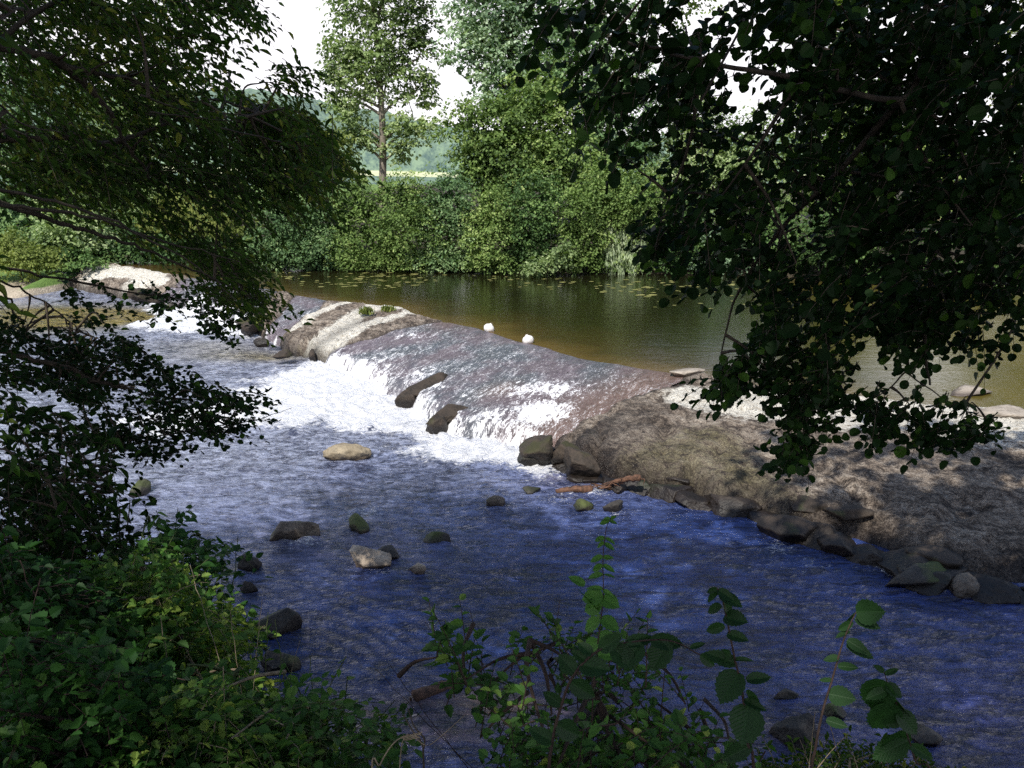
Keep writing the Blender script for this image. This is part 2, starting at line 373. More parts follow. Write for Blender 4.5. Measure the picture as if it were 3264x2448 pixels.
# ------------------------------------------------------------------ stones
def ico(sub):
    t = (1+5**.5)/2
    V = np.array([(-1,t,0),(1,t,0),(-1,-t,0),(1,-t,0),(0,-1,t),(0,1,t),(0,-1,-t),(0,1,-t),(t,0,-1),(t,0,1),(-t,0,-1),(-t,0,1)], float)
    Fc = [(0,11,5),(0,5,1),(0,1,7),(0,7,10),(0,10,11),(1,5,9),(5,11,4),(11,10,2),(10,7,6),(7,1,8),(3,9,4),(3,4,2),(3,2,6),(3,6,8),(3,8,9),(4,9,5),(2,4,11),(6,2,10),(8,6,7),(9,8,1)]
    V = [v/np.linalg.norm(v) for v in V]
    for _ in range(sub):
        c = {}; nf = []
        def mid(a, b):
            q = (min(a, b), max(a, b))
            if q not in c:
                m = V[a]+V[b]; V.append(m/np.linalg.norm(m)); c[q] = len(V)-1
            return c[q]
        for a, b, d in Fc:
            e, f, g = mid(a, b), mid(b, d), mid(d, a); nf += [(a,e,g),(b,f,e),(d,g,f),(e,f,g)]
        Fc = nf
    return np.array(V), np.array(Fc)
ICO = {i: ico(i) for i in (2, 3, 4)}
def rock_verts(c, size, seed, rz=0.0, angular=.7, sub=4, tilt=0.0):
    r = np.random.RandomState(seed); V, Fc = ICO[sub]
    pl = r.normal(size=(12, 3)); pl /= np.linalg.norm(pl, axis=1)[:, None]; hgt = r.uniform(.5, .95, 12)
    d = V@pl.T; rr = np.where(d > .05, hgt/np.maximum(d, .05), 9).min(1); rr = np.minimum(rr, 1.3)
    rad = 1*(1-angular)+rr*angular
    rad = rad*(1+fbm(V[:, 0]*1.7+seed, V[:, 1]*1.7, V[:, 2]*1.7, 4)*(.16-.10*angular))
    rad = rad+np.abs(fbm(V[:, 0]*6+seed, V[:, 1]*6, V[:, 2]*6, 3))*.035
    Q = V*rad[:, None]*np.array(size)/2*1.22
    ct, s_ = math.cos(tilt), math.sin(tilt); Q = np.stack([Q[:, 0]*ct+Q[:, 2]*s_, Q[:, 1], -Q[:, 0]*s_+Q[:, 2]*ct], -1)
    cz, sz = math.cos(rz), math.sin(rz); Q = np.stack([Q[:, 0]*cz-Q[:, 1]*sz, Q[:, 0]*sz+Q[:, 1]*cz, Q[:, 2]], -1)
    return Q+np.array(c), Fc
M['st_tan'] = stone_mat('tan_stone', (.14, .11, .07), (.42, .35, .24), .35)
M['st_pale'] = stone_mat('pale_stone', (.22, .16, .11), (.55, .45, .34), .0)
M['st_brown'] = stone_mat('brown_stone', (.05, .04, .03), (.22, .18, .14), .1)
M['st_dark'] = stone_mat('dark_stone', (.018, .016, .014), (.08, .07, .06), .35)
M['st_moss'] = stone_mat('mossy_stone', (.03, .026, .02), (.11, .09, .06), .9, mosscol=(.10, .13, .025))
M['st_pool'] = stone_mat('pool_stone', (.16, .13, .10), (.55, .48, .40), 0, level=ZP)
M['st_foot'] = stone_mat('foot_stone', (.010, .008, .006), (.085, .062, .045), .12, level=.16)
M['st_out'] = stone_mat('outcrop_stone', (.012, .010, .007), (.07, .05, .035), .2, level=.15, mosscol=(.05, .05, .012))
def stone(px, py, w, h, mat, label, dz=0, rz=0.3, ang=.75, seed=None, depth=.75, z=0.0, tilt=0, name='stone'):
    q = P(px, py+h*.35, z); d = math.hypot(q[1], H-z)
    W_ = w*d/F; Hh = h*d/F*1.35
    q = q+np.array([0, W_*depth*.3, Hh*.12+dz])
    V, Fc = rock_verts(q, (W_, W_*depth, Hh), seed or int(px*7+py), rz, min(1.0, ang+.2), 4, tilt)
    V, Fc = V, Fc
    o = mesh(name, V-q, Fc, M[mat]); o.location = tuple(q)
    return tag(o, label, 'stone')
stone(346, 455, 35, 13, 'st_tan', 'rounded tan boulder with a mossy right end, alone in open water below the white foam', ang=.35)
stone(295, 533, 39, 22, 'st_brown', 'large brown boulder in the river, leftmost of the mid-river group', ang=.6, seed=52)
stone(359, 526, 22, 15, 'st_moss', 'small angular mossy stone just right of the large brown boulder', rz=.8)
stone(371, 562, 44, 18, 'st_pale', 'pale flat-topped slab of stone, brightest in the river', ang=.9, seed=14, tilt=.12)
stone(389, 555, 20, 9, 'st_dark', 'dark low stone tucked behind the pale slab', ang=.6)
stone(417, 571, 19, 9, 'st_pale', 'small pinkish wedge of stone right of the pale slab', rz=-.5, ang=.9, tilt=.25, depth=.5)
stone(437, 541, 19, 9, 'st_dark', 'dark flat stone alone in blue water, above and right of the pale slab')
stone(497, 503, 16, 11, 'st_brown', 'small grey rounded stone alone in the middle of the river', ang=.45)
stone(586, 507, 20, 9, 'st_moss', 'low mossy stone below the driftwood plank, left of a pair')
stone(612, 508, 18, 13, 'st_dark', 'dark pointed stone at the right of a pair below the driftwood', ang=.8, seed=5)
stone(532, 491, 18, 5, 'st_dark', 'barely exposed dark stone with water rippling over it, left of the plank')
stone(248, 566, 21, 13, 'st_dark', 'dark rounded stone near the left bank, below the large brown boulder', ang=.5)
stone(247, 588, 14, 14, 'st_dark', 'thin dark tip of stone parting the current near the left bank', depth=.5, tilt=-.4)
stone(268, 630, 42, 22, 'st_dark', 'big dark square-cut block beside the left bank plants', ang=.98, seed=77, rz=.15, depth=.6)
stone(276, 665, 28, 15, 'st_dark', 'dark squarish stone below the big square-cut block', ang=.9, seed=31, rz=.1)
stone(138, 490, 18, 12, 'st_dark', 'dark stone in pale water at far left, behind the shrub', ang=.9, seed=21)
stone(592, 717, 22, 20, 'st_dark', 'dark stone half hidden behind the bush at bottom centre', ang=.5)
stone(800, 735, 44, 24, 'st_dark', 'wide dark brown stone behind the tall saplings at bottom right', ang=.5, seed=9)
stone(836, 716, 20, 10, 'st_dark', 'small dark stone just right of the wide one at bottom right')
stone(788, 697, 16, 8, 'st_dark', 'little dark stone breaking the surface between the two saplings')
stone(928, 738, 26, 10, 'st_brown', 'brown stone nearly under water at the bottom right', ang=.5)
stone(925, 578, 64, 18, 'st_dark', 'long wet dark slab of rock at the weir foot, far right', ang=.6, depth=.6, seed=18)
stone(968, 589, 32, 17, 'st_brown', 'grey domed rock with water sliding over it, beside the long wet slab', ang=.2)
stone(173, 307, 12, 7, 'st_dark', 'small dark stone in the foam of the far cascade', ang=.5)
stone(179, 322, 9, 4, 'st_moss', 'tiny mossy stone in front of the far cascade')
stone(686, 374, 30, 6, 'st_pool', 'flat bleached rock lying at the edge of the brown pool, left of the hanging leaves', z=ZP, dz=.02, ang=.7, depth=.7)
stone(722, 381, 24, 5, 'st_pool', 'thin pale rock in the pool edge behind the hanging leaves', z=ZP, dz=.01, ang=.7)
stone(975, 393, 38, 6, 'st_pool', 'pale flat rock in the pool at far right with ripple rings beside it', z=ZP, dz=.02, ang=.6, depth=.7)
stone(1012, 416, 60, 6, 'st_pool', 'long sunlit pale ledge of stone at the right edge above the weir', z=ZP, dz=.03, ang=.5, depth=.5)

# edge stones of the weir foot, parts of the weir
def edge_stone(u, t, sz, seed, mat='st_foot', name='edge_stone', zo=0.0, asp=.75, hh=.7, sub=3, ang=.75, zz=None):
    v = float(vc(np.array(u))+(vf(np.array(u))-vc(np.array(u)))*t); x, y = XY(u, v)
    z = float(prof(np.array(t), u))+zo if zz is None else zz
    rr = np.random.RandomState(seed)
    V, Fc = rock_verts((x, y, z), (sz, sz*asp, sz*hh), seed, math.atan2(AX[1], AX[0])+rr.uniform(-.3, .3), ang, sub)
    return mesh(name, V, Fc, M[mat], weir)
u = float(Uo(1024, 595, 0))-2.5; i = 0
uend = Uo(560, 466, 0)
while u < uend:
    s = R.uniform(.3, .8 if u > -5.5 else .5)
    edge_stone(u, R.uniform(.97, 1.03), s, 100+i, zo=R.uniform(-.02, .04), hh=R.uniform(.4, .6), zz=R.uniform(-.04, .08), ang=.95, sub=4); i += 1
    if R.rand() < .3: edge_stone(u+R.uniform(-.2, .2), R.uniform(.88, .95), s*.8, 300+i, hh=.40, zz=R.uniform(.16, .30), ang=.95)
    u += s*.55
for j, (px, py, sz, hh) in enumerate([(540,448,.62,.8),(566,452,.6,.75),(584,462,.6,.7),(528,449,.4,.7),(313,352,.25,1.5),(250,328,.7,.6),(262,336,.5,.6),(245,322,.6,.4),(285,353,.5,.4),(146,296,.8,.6),(138,294,.9,.5),(154,299,.5,.6)]):
    q = P(px, py, .3)
    V, Fc = rock_verts((q[0], q[1], .28 if hh < .5 or sz > .5 or j > 10 else .1), (sz, sz*.8, sz*hh), 500+j, R.uniform(0, 3), .85, 4)
    mesh('mossy_outcrop', V, Fc, M['st_out'], weir)

for j, (px, py, pz, sx, sy, sz_, tl) in enumerate([(421,389,.36,1.0,.42,.34,.22),(407,401,.16,.55,.40,.50,.3),(446,415,.30,.9,.50,.32,.22),(437,428,.12,.5,.42,.52,.3)]):
    q = P(px, py, pz); V, Fc = rock_verts((q[0], q[1], pz), (sx, sy, sz_), 700+j, math.atan2(BX[1], BX[0]), .9, 4, tl)
    mesh('rock_ledge', V, Fc, M['st_out'], weir)
# ------------------------------------------------------------------ foam places (world polygons)
FOAM1 = [P(x, y, 0)[:2] for x, y in [(120,424),(215,408),(255,396),(285,375),(318,364),(345,360),(405,400),(436,434),(525,455),(556,462),(552,470),(500,462),(440,450),(400,430),(330,422),(250,424),(180,430)]]
FOAM2 = [P(x, y, 0)[:2] for x, y in [(150,303),(195,305),(246,326),(258,336),(240,337),(200,334),(150,330),(135,326),(165,318)]]
FOAM3 = [P(x, y, 0)[:2] for x, y in [(552,462),(560,466),(575,474),(555,475),(535,470)]]
def foam_river(x, y):
    n = fbm(x*1.1, y*1.1, 2, 4)*.55
    f = np.maximum(sst(-1.3, .5, sdpoly(x, y, FOAM1)+n), sst(-.9, .5, sdpoly(x, y, FOAM2)+n))
    f = np.maximum(f, .7*sst(-.3, .3, sdpoly(x, y, FOAM3)+n*.4))
    for px, py, r, s in [(930,573,.3,.6),(900,568,.35,.55),(1015,592,.35,.45),(300,541,.35,.5),(385,572,.3,.3),(268,640,.3,.25),(365,514,.3,.5),(500,510,.25,.3),(590,513,.3,.3),(590,492,.4,.45),(560,500,.6,.3),(800,565,.5,.35),(775,548,.35,.5),(850,572,.3,.3),(740,545,.4,.3),(285,540,.25,.4),(352,530,.2,.35),(250,572,.2,.3),(612,514,.2,.4),(437,546,.2,.3),(925,586,.3,.5),(660,520,.3,.25),(700,600,.3,.3),(870,610,.35,.3),(640,560,.3,.25)]:
        q = P(px, py, 0); f = np.maximum(f, s*np.exp(-((x-q[0])**2/(2.2*r*r)+(y-q[1])**2/(r*r)))*(1+n))
    return np.clip(f, 0, 1)
# cascade sheet over the weir
uw = np.arange(min(w[1] for w in WET)-.6, max(w[2] for w in WET)+.6, .035); tw = np.linspace(-.12, 1.10, 150)
UU, TT = np.meshgrid(uw, tw, indexing='ij'); VC = vc(UU)+fbm(UU*.7, 1.3, 0, 3)*.12; VF = vf(UU)+fbm(UU*1.1, 7.7, 0, 4)*.22; VV = VC+(VF-VC)*TT
W = wetness(UU, TT); X, Y_ = XY(UU, VV)
ZC = prof(TT, UU)+.035
rib = fbm(UU*2.6+VV*.25, VV*1.1, 3, 5)
hump = fbm(UU*1.1, VV*1.1, 1, 4)*.055*.35
ZC = ZC+hump+rib*.03*sst(-.05, .2, TT)
# foam on the sheet
FB = [(330,375,1.3,1.2),(360,395,1.0,1.2),(385,395,.9,1.),(350,365,.8,.9),(325,355,.7,.9),(400,405,.7,1.),(430,385,.5,.5),(420,375,.6,.4),(380,360,.8,.35),(440,415,.5,.9),(450,440,.6,1.),(480,440,.7,.9),(510,430,.7,.75),(540,415,.7,.7),(555,400,.6,.55),(500,450,.7,.9),(530,445,.5,.7),(490,415,.6,.5),(520,400,.6,.45),(556,455,.35,.8),(470,395,.5,.3),(415,345,.7,.3),
      (165,302,.7,.8),(185,303,.9,.9),(205,310,.9,.9),(225,318,1.,.9),(240,325,.8,.9),(270,335,.4,.5),(250,312,.8,.3)]
fm = np.zeros_like(X)
for px, py, r, s in FB:
    q = P(px, py, .45); fm = np.maximum(fm, s*np.exp(-(((X-q[0])**2+(Y_-q[1])**2)/(r*r))))
fm = np.maximum(fm, sst(.86, .98, TT)*np.clip(.25+1.1*fbm(UU*.9, 0, 6, 2), 0, 1))
fm = np.clip(fm, 0, 1)
lump = np.abs(fbm(UU*4, VV*2.2, 8, 4))
ZC = ZC+fm*lump*.11
ZC = ZC-(1-sst(-.12, .12, W))*.22                 # sinks below the rock where the weir is dry
ZC = np.where(TT < 0, ZP-.004+(TT+.0)*.05, ZC)
def water_core(k, p, base, rough_, n_fine, bumpd, ior=1.33):
    pass
k = NT('cascade_water'); p = k.pos(); uvw = k.n('UVMap', {'uv_map': 'UVMap'}).outputs[0]
skew = k.n('Mapping', Vector=uvw, Rotation=(0, 0, math.radians(-14))).outputs[0]
n1 = k.noise(k.scalev(skew, 2.6, 1.0, 1), 2.0, 7, .75, 1.2); n2 = k.noise(k.scalev(skew, 1.9, 1, 1), 8.0, 5, .8, 1.0); n0 = k.noise(uvw, .7, 4, .6); n3 = k.noise(k.scalev(skew, 2.2, .8, 1), 13, 4, .8, .8)
f = k.attr('foam')
amt = k.math('ADD', k.math('ADD', k.math('MULTIPLY', k.math('SUBTRACT', n1, .5), 1.8), k.math('MULTIPLY', k.math('SUBTRACT', n2, .5), 2.2)), k.math('MULTIPLY', f, 1.15))
ff = k.rng(amt, .38, .66)
spk = k.math('MULTIPLY', k.rng(k.math('ADD', n3, k.math('MULTIPLY', k.math('SUBTRACT', n1, .5), .6)), .56, .66), k.rng(n0, .35, .6, .25, .95))  # white sun sparkles painted on the sheet, mixed in as foam
ff = k.math('MAXIMUM', ff, k.math('MULTIPLY', spk, k.rng(k.attr('edge'), 0, 1, 0, 1)))
base = k.mix(k.rng(n0, .42, .58), (.20, .165, .19), (.14, .155, .18))
base = k.mix(k.attr('brown'), base, (.23, .15, .12))
base = k.mix(k.rng(n1, .30, .60), k.mix(1.0, base, (.5, .5, .52), 'MULTIPLY'), base)
hg = k.math('ADD', n1, k.math('MULTIPLY', n2, .5))
wat = k.n('BsdfPrincipled', Base_Color=base, Roughness=.14, IOR=1.45, Normal=k.bump(hg, 1.0, .06))
foamS = k.n('BsdfPrincipled', Base_Color=k.mix(k.rng(n2, .36, .56), (.74, .77, .82), (.98, .98, 1.0)), Roughness=.6, Normal=k.bump(hg, .5, .05))  # grey shading of the foam lumps painted by noise
M['cascade'] = k.done(k.n('MixShader', i0=ff, i1=wat, i2=foamS))
brown = np.clip(np.exp(-((UU-WET[0][0]-.4-(WET[0][1]-WET[0][0])*TT)/1.0)**2)*.9, 0, 1)+blob(X, Y_, 500, 390, .6, .5)*.7+blob(X, Y_, 455, 322, .9, 1.0)*.6
Fq = grid_faces(*UU.shape)[:, ::-1]; keep = (W.ravel()[Fq] > -.35).any(1); Fq = Fq[keep]
o = mesh('cascade_water', np.stack([X, Y_, ZC], -1).reshape(-1, 3), Fq, M['cascade'], attrs={'foam': fm.ravel(), 'edge': sst(-.05, .2, TT).ravel(), 'brown': np.clip(brown, 0, 1).ravel()}, uv=np.stack([UU, VV], -1).reshape(-1, 2)); tag(o, kind='structure')

# ------------------------------------------------------------------ lower river
yy = [3.8]
while yy[-1] < 39: yy.append(yy[-1]+max(.016, .0034*yy[-1]))
yy = np.array(yy); xa = np.arange(-1.25, 1.25, .0036)
AA, YY = np.meshgrid(xa, yy); XX = AA*(YY+1.5)
u_, v_ = UVof(XX, YY)
T_ = (v_-vc(u_))/(vf(u_)-vc(u_))
fr = foam_river(XX, YY)*(T_ > .7)
near = 1-sst(18, 30, YY)
wx = XX+fbm(XX*.5, YY*.5, 3, 2)*.5; wy = YY+fbm(XX*.5+9, YY*.5, 3, 2)*.5
ZZ = fbm(wx*1.3, wy*2.3, 1, 3)*.024+fbm(wx*4.5, wy*7.5, 2, 3)*.013
ZZ = ZZ+np.abs(fbm(XX*2.6, YY*2.6, 8, 4))*fr*.16+fr*.03
# drawn-out ripples behind the left-bank stones
q = P(255, 600, 0); dd = np.exp(-(((XX-q[0]-1.6)/2.2)**2+((YY-q[1]+.8)/1.3)**2))
al = (XX-q[0])*.55+(YY-q[1])*.83
ZZ = ZZ+dd*.012*np.sin(al*30+fbm(XX*.8, YY*.8, 0, 2)*7)
q = P(975, 600, 0); dd = np.exp(-(((XX-q[0])/2.5)**2+((YY-q[1]+.9)/1.2)**2))
ZZ = ZZ+dd*fbm(XX*2+YY, YY*5+XX*1.5, 7, 3)*.03
bed = sum(s*np.exp(-(((XX-P(a, b)[0])/(r*1.7))**2+((YY-P(a, b)[1])/r)**2)) for a, b, r, s in [(375,718,.35,.9),(440,722,.4,.8),(560,718,.5,.7),(480,705,.3,.6),(560,482,.3,.5),(340,545,.8,.35),(780,735,.4,.6)])
golden = sum(s*np.exp(-(((XX-P(a, b)[0])/(r*2.2))**2+((YY-P(a, b)[1])/r)**2)) for a, b, r, s in [(40,312,1.8,1.),(110,318,1.6,.9),(10,325,1.6,.9),(240,355,.9,.55),(215,345,.9,.4),(275,358,.5,.4)])
k = NT('river_water'); p = k.pos()
pw = k.n('Mapping', Vector=p, Rotation=(0, 0, math.radians(18)), Scale=(1, 1.9, 1)).outputs[0]
n0 = k.noise(p, .55, 4)
pf_ = k.n('Mapping', Vector=p, Rotation=(0, 0, math.radians(-72)), Scale=(.33, 1.25, 1)).outputs[0]
fl = k.math('MULTIPLY', k.rng(k.n('SeparateXYZ', Vector=p).outputs[1], 10, 15, 1, 0), .8)
n1 = k.mixf(fl, k.noise(pw, 2.6, 5, .65, .9), k.noise(pf_, 2.4, 5, .62, 1.1)); n2 = k.mixf(fl, k.noise(pw, 9, 5, .7, .7), k.noise(pf_, 8.5, 5, .65, .9)); n3 = k.noise(pw, 30, 3, .6)
base = k.mix(k.rng(n0, .40, .60), (.010, .022, .100), (.032, .054, .195))  # blue sky reflection painted into the water's base colour
ysep = k.n('SeparateXYZ', Vector=p)
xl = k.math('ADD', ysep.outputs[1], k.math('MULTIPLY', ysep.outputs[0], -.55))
base = k.mix(k.rng(xl, 10.5, 18.5), base, (.23, .24, .345))  # lavender sky reflection painted in toward the far left
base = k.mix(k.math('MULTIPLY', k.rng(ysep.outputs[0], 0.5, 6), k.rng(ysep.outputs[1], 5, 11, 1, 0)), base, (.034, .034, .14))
base = k.mix(k.math('MULTIPLY', k.attr('bed'), k.rng(n1, .35, .65)), base, (.15, .085, .055))
base = k.mix(k.attr('golden'), base, (.17, .125, .035))
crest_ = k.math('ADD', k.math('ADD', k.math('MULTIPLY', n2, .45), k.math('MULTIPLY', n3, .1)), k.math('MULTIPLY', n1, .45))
base = k.mix(k.rng(crest_, .44, .57), k.mix(1.0, base, (.22, .24, .30), 'MULTIPLY'), k.mix(1.0, base, (2.0, 2.1, 1.9), 'MULTIPLY'))  # ripple darks and bright sheens painted into the colour
hg = k.math('ADD', k.math('ADD', k.math('MULTIPLY', n1, 1.0), k.math('MULTIPLY', n2, .5)), k.math('MULTIPLY', n3, .12))
f = k.attr('foam')
nf = k.noise(k.n('Mapping', Vector=p, Scale=(1, 2.2, 1)).outputs[0], 7, 7, .78, 1.2)
ff = k.rng(k.math('ADD', k.math('MULTIPLY', f, 1.15), k.math('MULTIPLY', k.math('SUBTRACT', nf, .5), 2.4)), .50, .80)
spk = k.math('MULTIPLY', k.rng(k.noise(pw, 15, 4, .8, 1.5), .64, .70), k.rng(n0, .42, .6, .15, .8))
ff = k.math('MAXIMUM', ff, spk)
wat = k.n('BsdfPrincipled', Base_Color=base, Roughness=.08, IOR=1.62, Normal=k.bump(hg, 1.0, .13))
foamS = k.n('BsdfPrincipled', Base_Color=k.mix(k.rng(nf, .38, .58), (.72, .75, .82), (.98, .98, 1.0)), Roughness=.6, Normal=k.bump(nf, .9, .09))  # foam colour carries painted grey shading for its lumps
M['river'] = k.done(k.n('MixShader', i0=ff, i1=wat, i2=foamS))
Fq = grid_faces(*XX.shape); tq = T_.ravel()[Fq]; uq = u_.ravel()[Fq]
keep = ~((tq < .8).all(1)) | (uq > U1-1).all(1)
gzq = ground_z(XX, YY).ravel()[Fq]; keep &= (gzq < .35).any(1)
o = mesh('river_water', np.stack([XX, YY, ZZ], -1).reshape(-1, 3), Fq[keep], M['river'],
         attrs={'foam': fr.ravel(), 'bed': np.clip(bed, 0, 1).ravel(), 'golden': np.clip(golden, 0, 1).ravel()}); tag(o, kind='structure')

# ------------------------------------------------------------------ upper pool
up = np.r_[np.arange(-40, U1, .25)]; dv = np.r_[0.06, .02, -.05, -.12, -.2, -.3, -.45, -.6, -.8, -1.1, -1.5, -2, -2.6, -3.3, -4.2, -5.5, -7, -9, -12, -16, -22, -30, -42][::-1]
UU, DV = np.meshgrid(up, dv, indexing='ij'); VV = vc(UU)+fbm(UU*.7, 1.3, 0, 3)*.12+DV; X, Y_ = XY(UU, VV)
k = NT('pool_water'); p = k.pos(); sh = k.attr('shallow')
n1 = k.noise(k.scalev(p, 1, 2.2, 1), 1.4, 4, .55, .4); n2 = k.noise(k.scalev(p, 1, 2.4, 1), 6.5, 4, .6, .5); n0 = k.noise(p, .5, 4, .6)
sh2 = k.math('ADD', sh, k.math('MULTIPLY', k.math('SUBTRACT', n0, .5), .6))
c = k.ramp(sh2, [(.0, (.010, .010, .004)), (.3, (.016, .013, .004)), (.65, (.048, .030, .009)), (.97, (.13, .078, .024))])
hg = k.math('ADD', n1, k.math('MULTIPLY', n2, .45))
gx_ = k.n('SeparateXYZ', Vector=p).outputs
c = k.mix(k.math('MULTIPLY', k.rng(k.math('ADD', gx_[0], k.math('MULTIPLY', gx_[1], -.22)), 1.2, 5.5), .9), c, k.mix(n0, (.07, .065, .014), (.17, .13, .03)))
wat = k.n('BsdfPrincipled', Base_Color=c, Roughness=.04, IOR=1.8, Normal=k.bump(hg, k.rng(sh, 0, .8, .15, .4), .05))
M['pool'] = k.done(wat)
Fq = grid_faces(*UU.shape)[:, ::-1]
o = mesh('pool_water', np.stack([X, Y_, np.full(X.shape, ZP)], -1).reshape(-1, 3), Fq, M['pool'], attrs={'shallow': np.exp(DV/2.6).ravel()}); tag(o, kind='structure')

# ------------------------------------------------------------------ buoys
k = NT('buoy_plastic'); p = k.pos(); n = k.noise(p, 20, 4)
M['buoy'] = k.done(k.n('BsdfPrincipled', Base_Color=k.ramp(n, [(.3, (.62, .58, .52)), (.6, (.88, .86, .84))]), Roughness=.45))
M['rope'] = bark_mat('rope', (.1, .08, .05), (.25, .2, .14), 40)
for (px, py, lab, rz) in [(489, 331, 'dirty white round buoy floating at the weir crest, farther of the pair', .4), (528, 343, 'white round buoy floating at the weir crest, nearer of the pair', 2.2)]:
    q = P(px, py, ZP); b = empty('buoy', (q[0], q[1], ZP), lab, 'buoy', 'white buoys on the pool edge')
    mb = MB(); r = .145
    a = np.linspace(-math.pi/2, math.pi/2, 17); an = np.arange(24)*2*math.pi/24
    prf = np.array([(r*math.cos(t), r*.86*math.sin(t)) for t in a]); prf[-2:] = [(.035, r*.87), (.03, r*.98)]
    V = np.array([[rr*math.cos(t), rr*math.sin(t), z] for rr, z in prf for t in an])
    V += (fbm(V[:, 0]*14+rz, V[:, 1]*14, V[:, 2]*14, 2)*.006)[:, None]*V/r
    ti = .5; V = np.stack([V[:, 0]*math.cos(ti)+V[:, 2]*math.sin(ti), V[:, 1], -V[:, 0]*math.sin(ti)+V[:, 2]*math.cos(ti)], -1)
    V = np.stack([V[:, 0]*math.cos(rz)-V[:, 1]*math.sin(rz), V[:, 0]*math.sin(rz)+V[:, 1]*math.cos(rz), V[:, 2]], -1)
    i = np.arange(17*24).reshape(17, 24); j = np.roll(i, -1, 1)
    mb.add(V+[q[0], q[1], ZP+.07], np.stack([i[:-1], j[:-1], j[1:], i[1:]], -1).reshape(-1, 4)); mb.build('float_body', M['buoy'], b)
    mb = MB(); tp = np.array([q[0]+math.sin(ti)*math.cos(rz)*r, q[1]+math.sin(ti)*math.sin(rz)*r, ZP+.07+math.cos(ti)*r])
    th = np.linspace(0, 2*math.pi, 13); mb.tube(np.stack([tp[0]+.025*np.cos(th), tp[1]+0*th, tp[2]+.02*np.sin(th)], -1), .007, 5); mb.build('rope_ring', M['rope'], b)

# ------------------------------------------------------------------ lily pads
k = NT('lily_pad_leaf'); p = k.pos(); n = k.noise(p, 3, 3)
M['pad'] = k.done(k.n('BsdfPrincipled', Base_Color=k.ramp(n, [(.35, (.16, .17, .05)), (.65, (.36, .34, .13))]), Roughness=.35))
th = np.linspace(.22, 2*math.pi-.22, 12); PV = np.vstack([[0, 0, 0], np.stack([np.cos(th), np.sin(th), .02*np.sin(th*5)], -1)])
PF = np.array([(0, i, i+1) for i in range(1, 12)])
pad0 = mesh('lily_pad', PV, PF, M['pad']); tag(pad0, 'small yellowish green lily pad floating flat on the far pool', 'lily pad', 'lily pads on the pool')
padc = []
zones = [([(262,272),(445,272),(450,281),(400,289),(330,290),(290,284)], 110), ([(450,275),(760,282),(770,292),(640,296),(520,289)], 110), ([(330,277),(380,275),(385,280),(330,281)], 18), ([(640,292),(760,296),(740,312),(600,305)], 14)]
for poly, n in zones:
    xs = [a for a, b in poly]; ys = [b for a, b in poly]; c0 = 0
    while c0 < n:
        a, b = R.uniform(min(xs), max(xs)), R.uniform(min(ys), max(ys))
        if inpoly(np.array([a]), np.array([b]), poly)[0] and pn(a/22., b/3.)+.35*R.normal() > 0:
            padc.append(P(a, b, ZP)); c0 += 1
for i, q in enumerate(padc):
    if q[1] > far_line(q[0])-.3: continue
    o = pad0 if i == 0 else pad0.copy()
    if i: COL.objects.link(o)
    o.location = (q[0], q[1], ZP+.008); s = R.uniform(.05, .13); o.scale = (s, s, s*.6); o.rotation_euler = (0, 0, R.uniform(0, 6.28))

# ------------------------------------------------------------------ leaves
def tmpl(half, fold=.08, curl=-.06):
    """half: outline points (x, y) from base to tip, exclusive of both"""
    h = np.array(half, float); n = len(h)
    mid = np.array([[.5, 0]])
    V = [[0, 0, 0]]+[[x, y, fold*y*2+curl*x*x] for x, y in h]+[[1, 0, curl]]+[[x, -y, fold*y*2+curl*x*x] for x, y in h]
    f1 = list(range(0, n+2)); f2 = [0]+list(range(n+2, 2*n+2))+[n+1]
    return np.array(V), np.array([f1[::-1], f2])
T_QUAD = (np.array([[0, 0, 0], [.5, .5, .05], [1, 0, 0], [.5, -.5, .05]]), np.array([[0, 3, 2, 1]]))
T_ROUND = tmpl([(.08,.28),(.35,.5),(.7,.5),(.95,.26)], .17, -.16)
T_OVATE = tmpl([(.1,.3),(.32,.5),(.62,.38),(.86,.15)])
T_NARROW = tmpl([(.2,.35),(.5,.5),(.8,.28)], .2, -.15)
T_BRAM = tmpl([(.1,.3),(.22,.42),(.3,.36),(.45,.5),(.52,.37),(.68,.38),(.74,.24),(.88,.18)], .18, -.12)
hz_ = []
for i, (x, y) in enumerate([(.02,.22),(.12,.4),(.26,.49),(.42,.5),(.57,.45),(.70,.36),(.80,.25),(.88,.13)]):
    hz_ += [(x+.012, y-.035), (x+.045, y+.015)] if i else [(x, y)]
T_HAZEL = tmpl(hz_+[(.94,.05)], .10, -.10)
def vein_mat(name, dark, light):
    k = NT(name); uv = k.n('UVMap', {'uv_map': 'UVMap'}).outputs[0]; sp_ = k.n('SeparateXYZ', Vector=uv); p = k.pos()
    ay = k.math('ABSOLUTE', sp_.outputs[1])
    fr_ = k.math('FRACT', k.math('MULTIPLY', k.math('SUBTRACT', sp_.outputs[0], k.math('MULTIPLY', ay, .75)), 9.0))
    v1 = k.rng(k.math('ABSOLUTE', k.math('SUBTRACT', fr_, .5)), .0, .14, 1, 0); v2 = k.rng(ay, .0, .03, 1, 0)
    v = k.math('MAXIMUM', v1, v2); n = k.noise(p, 45, 4, .6); t = k.attr('tint')
    c = k.mix(k.math('ADD', k.math('MULTIPLY', t, .5), k.math('MULTIPLY', n, .5)), dark, light)
    c = k.mix(k.math('MULTIPLY', v, .16), c, tuple(min(1, x*2.2) for x in light))
    pr = k.n('BsdfPrincipled', Base_Color=c, Roughness=.5, Normal=k.bump(k.math('ADD', v, n), .5, .002)); pr.inputs['Specular IOR Level'].default_value = .3
    return k.done(k.n('MixShader', i0=.3, i1=pr, i2=k.n('BsdfTranslucent', Color=k.mix(1.0, c, (1.3, 1.5, .5), 'MULTIPLY'))))
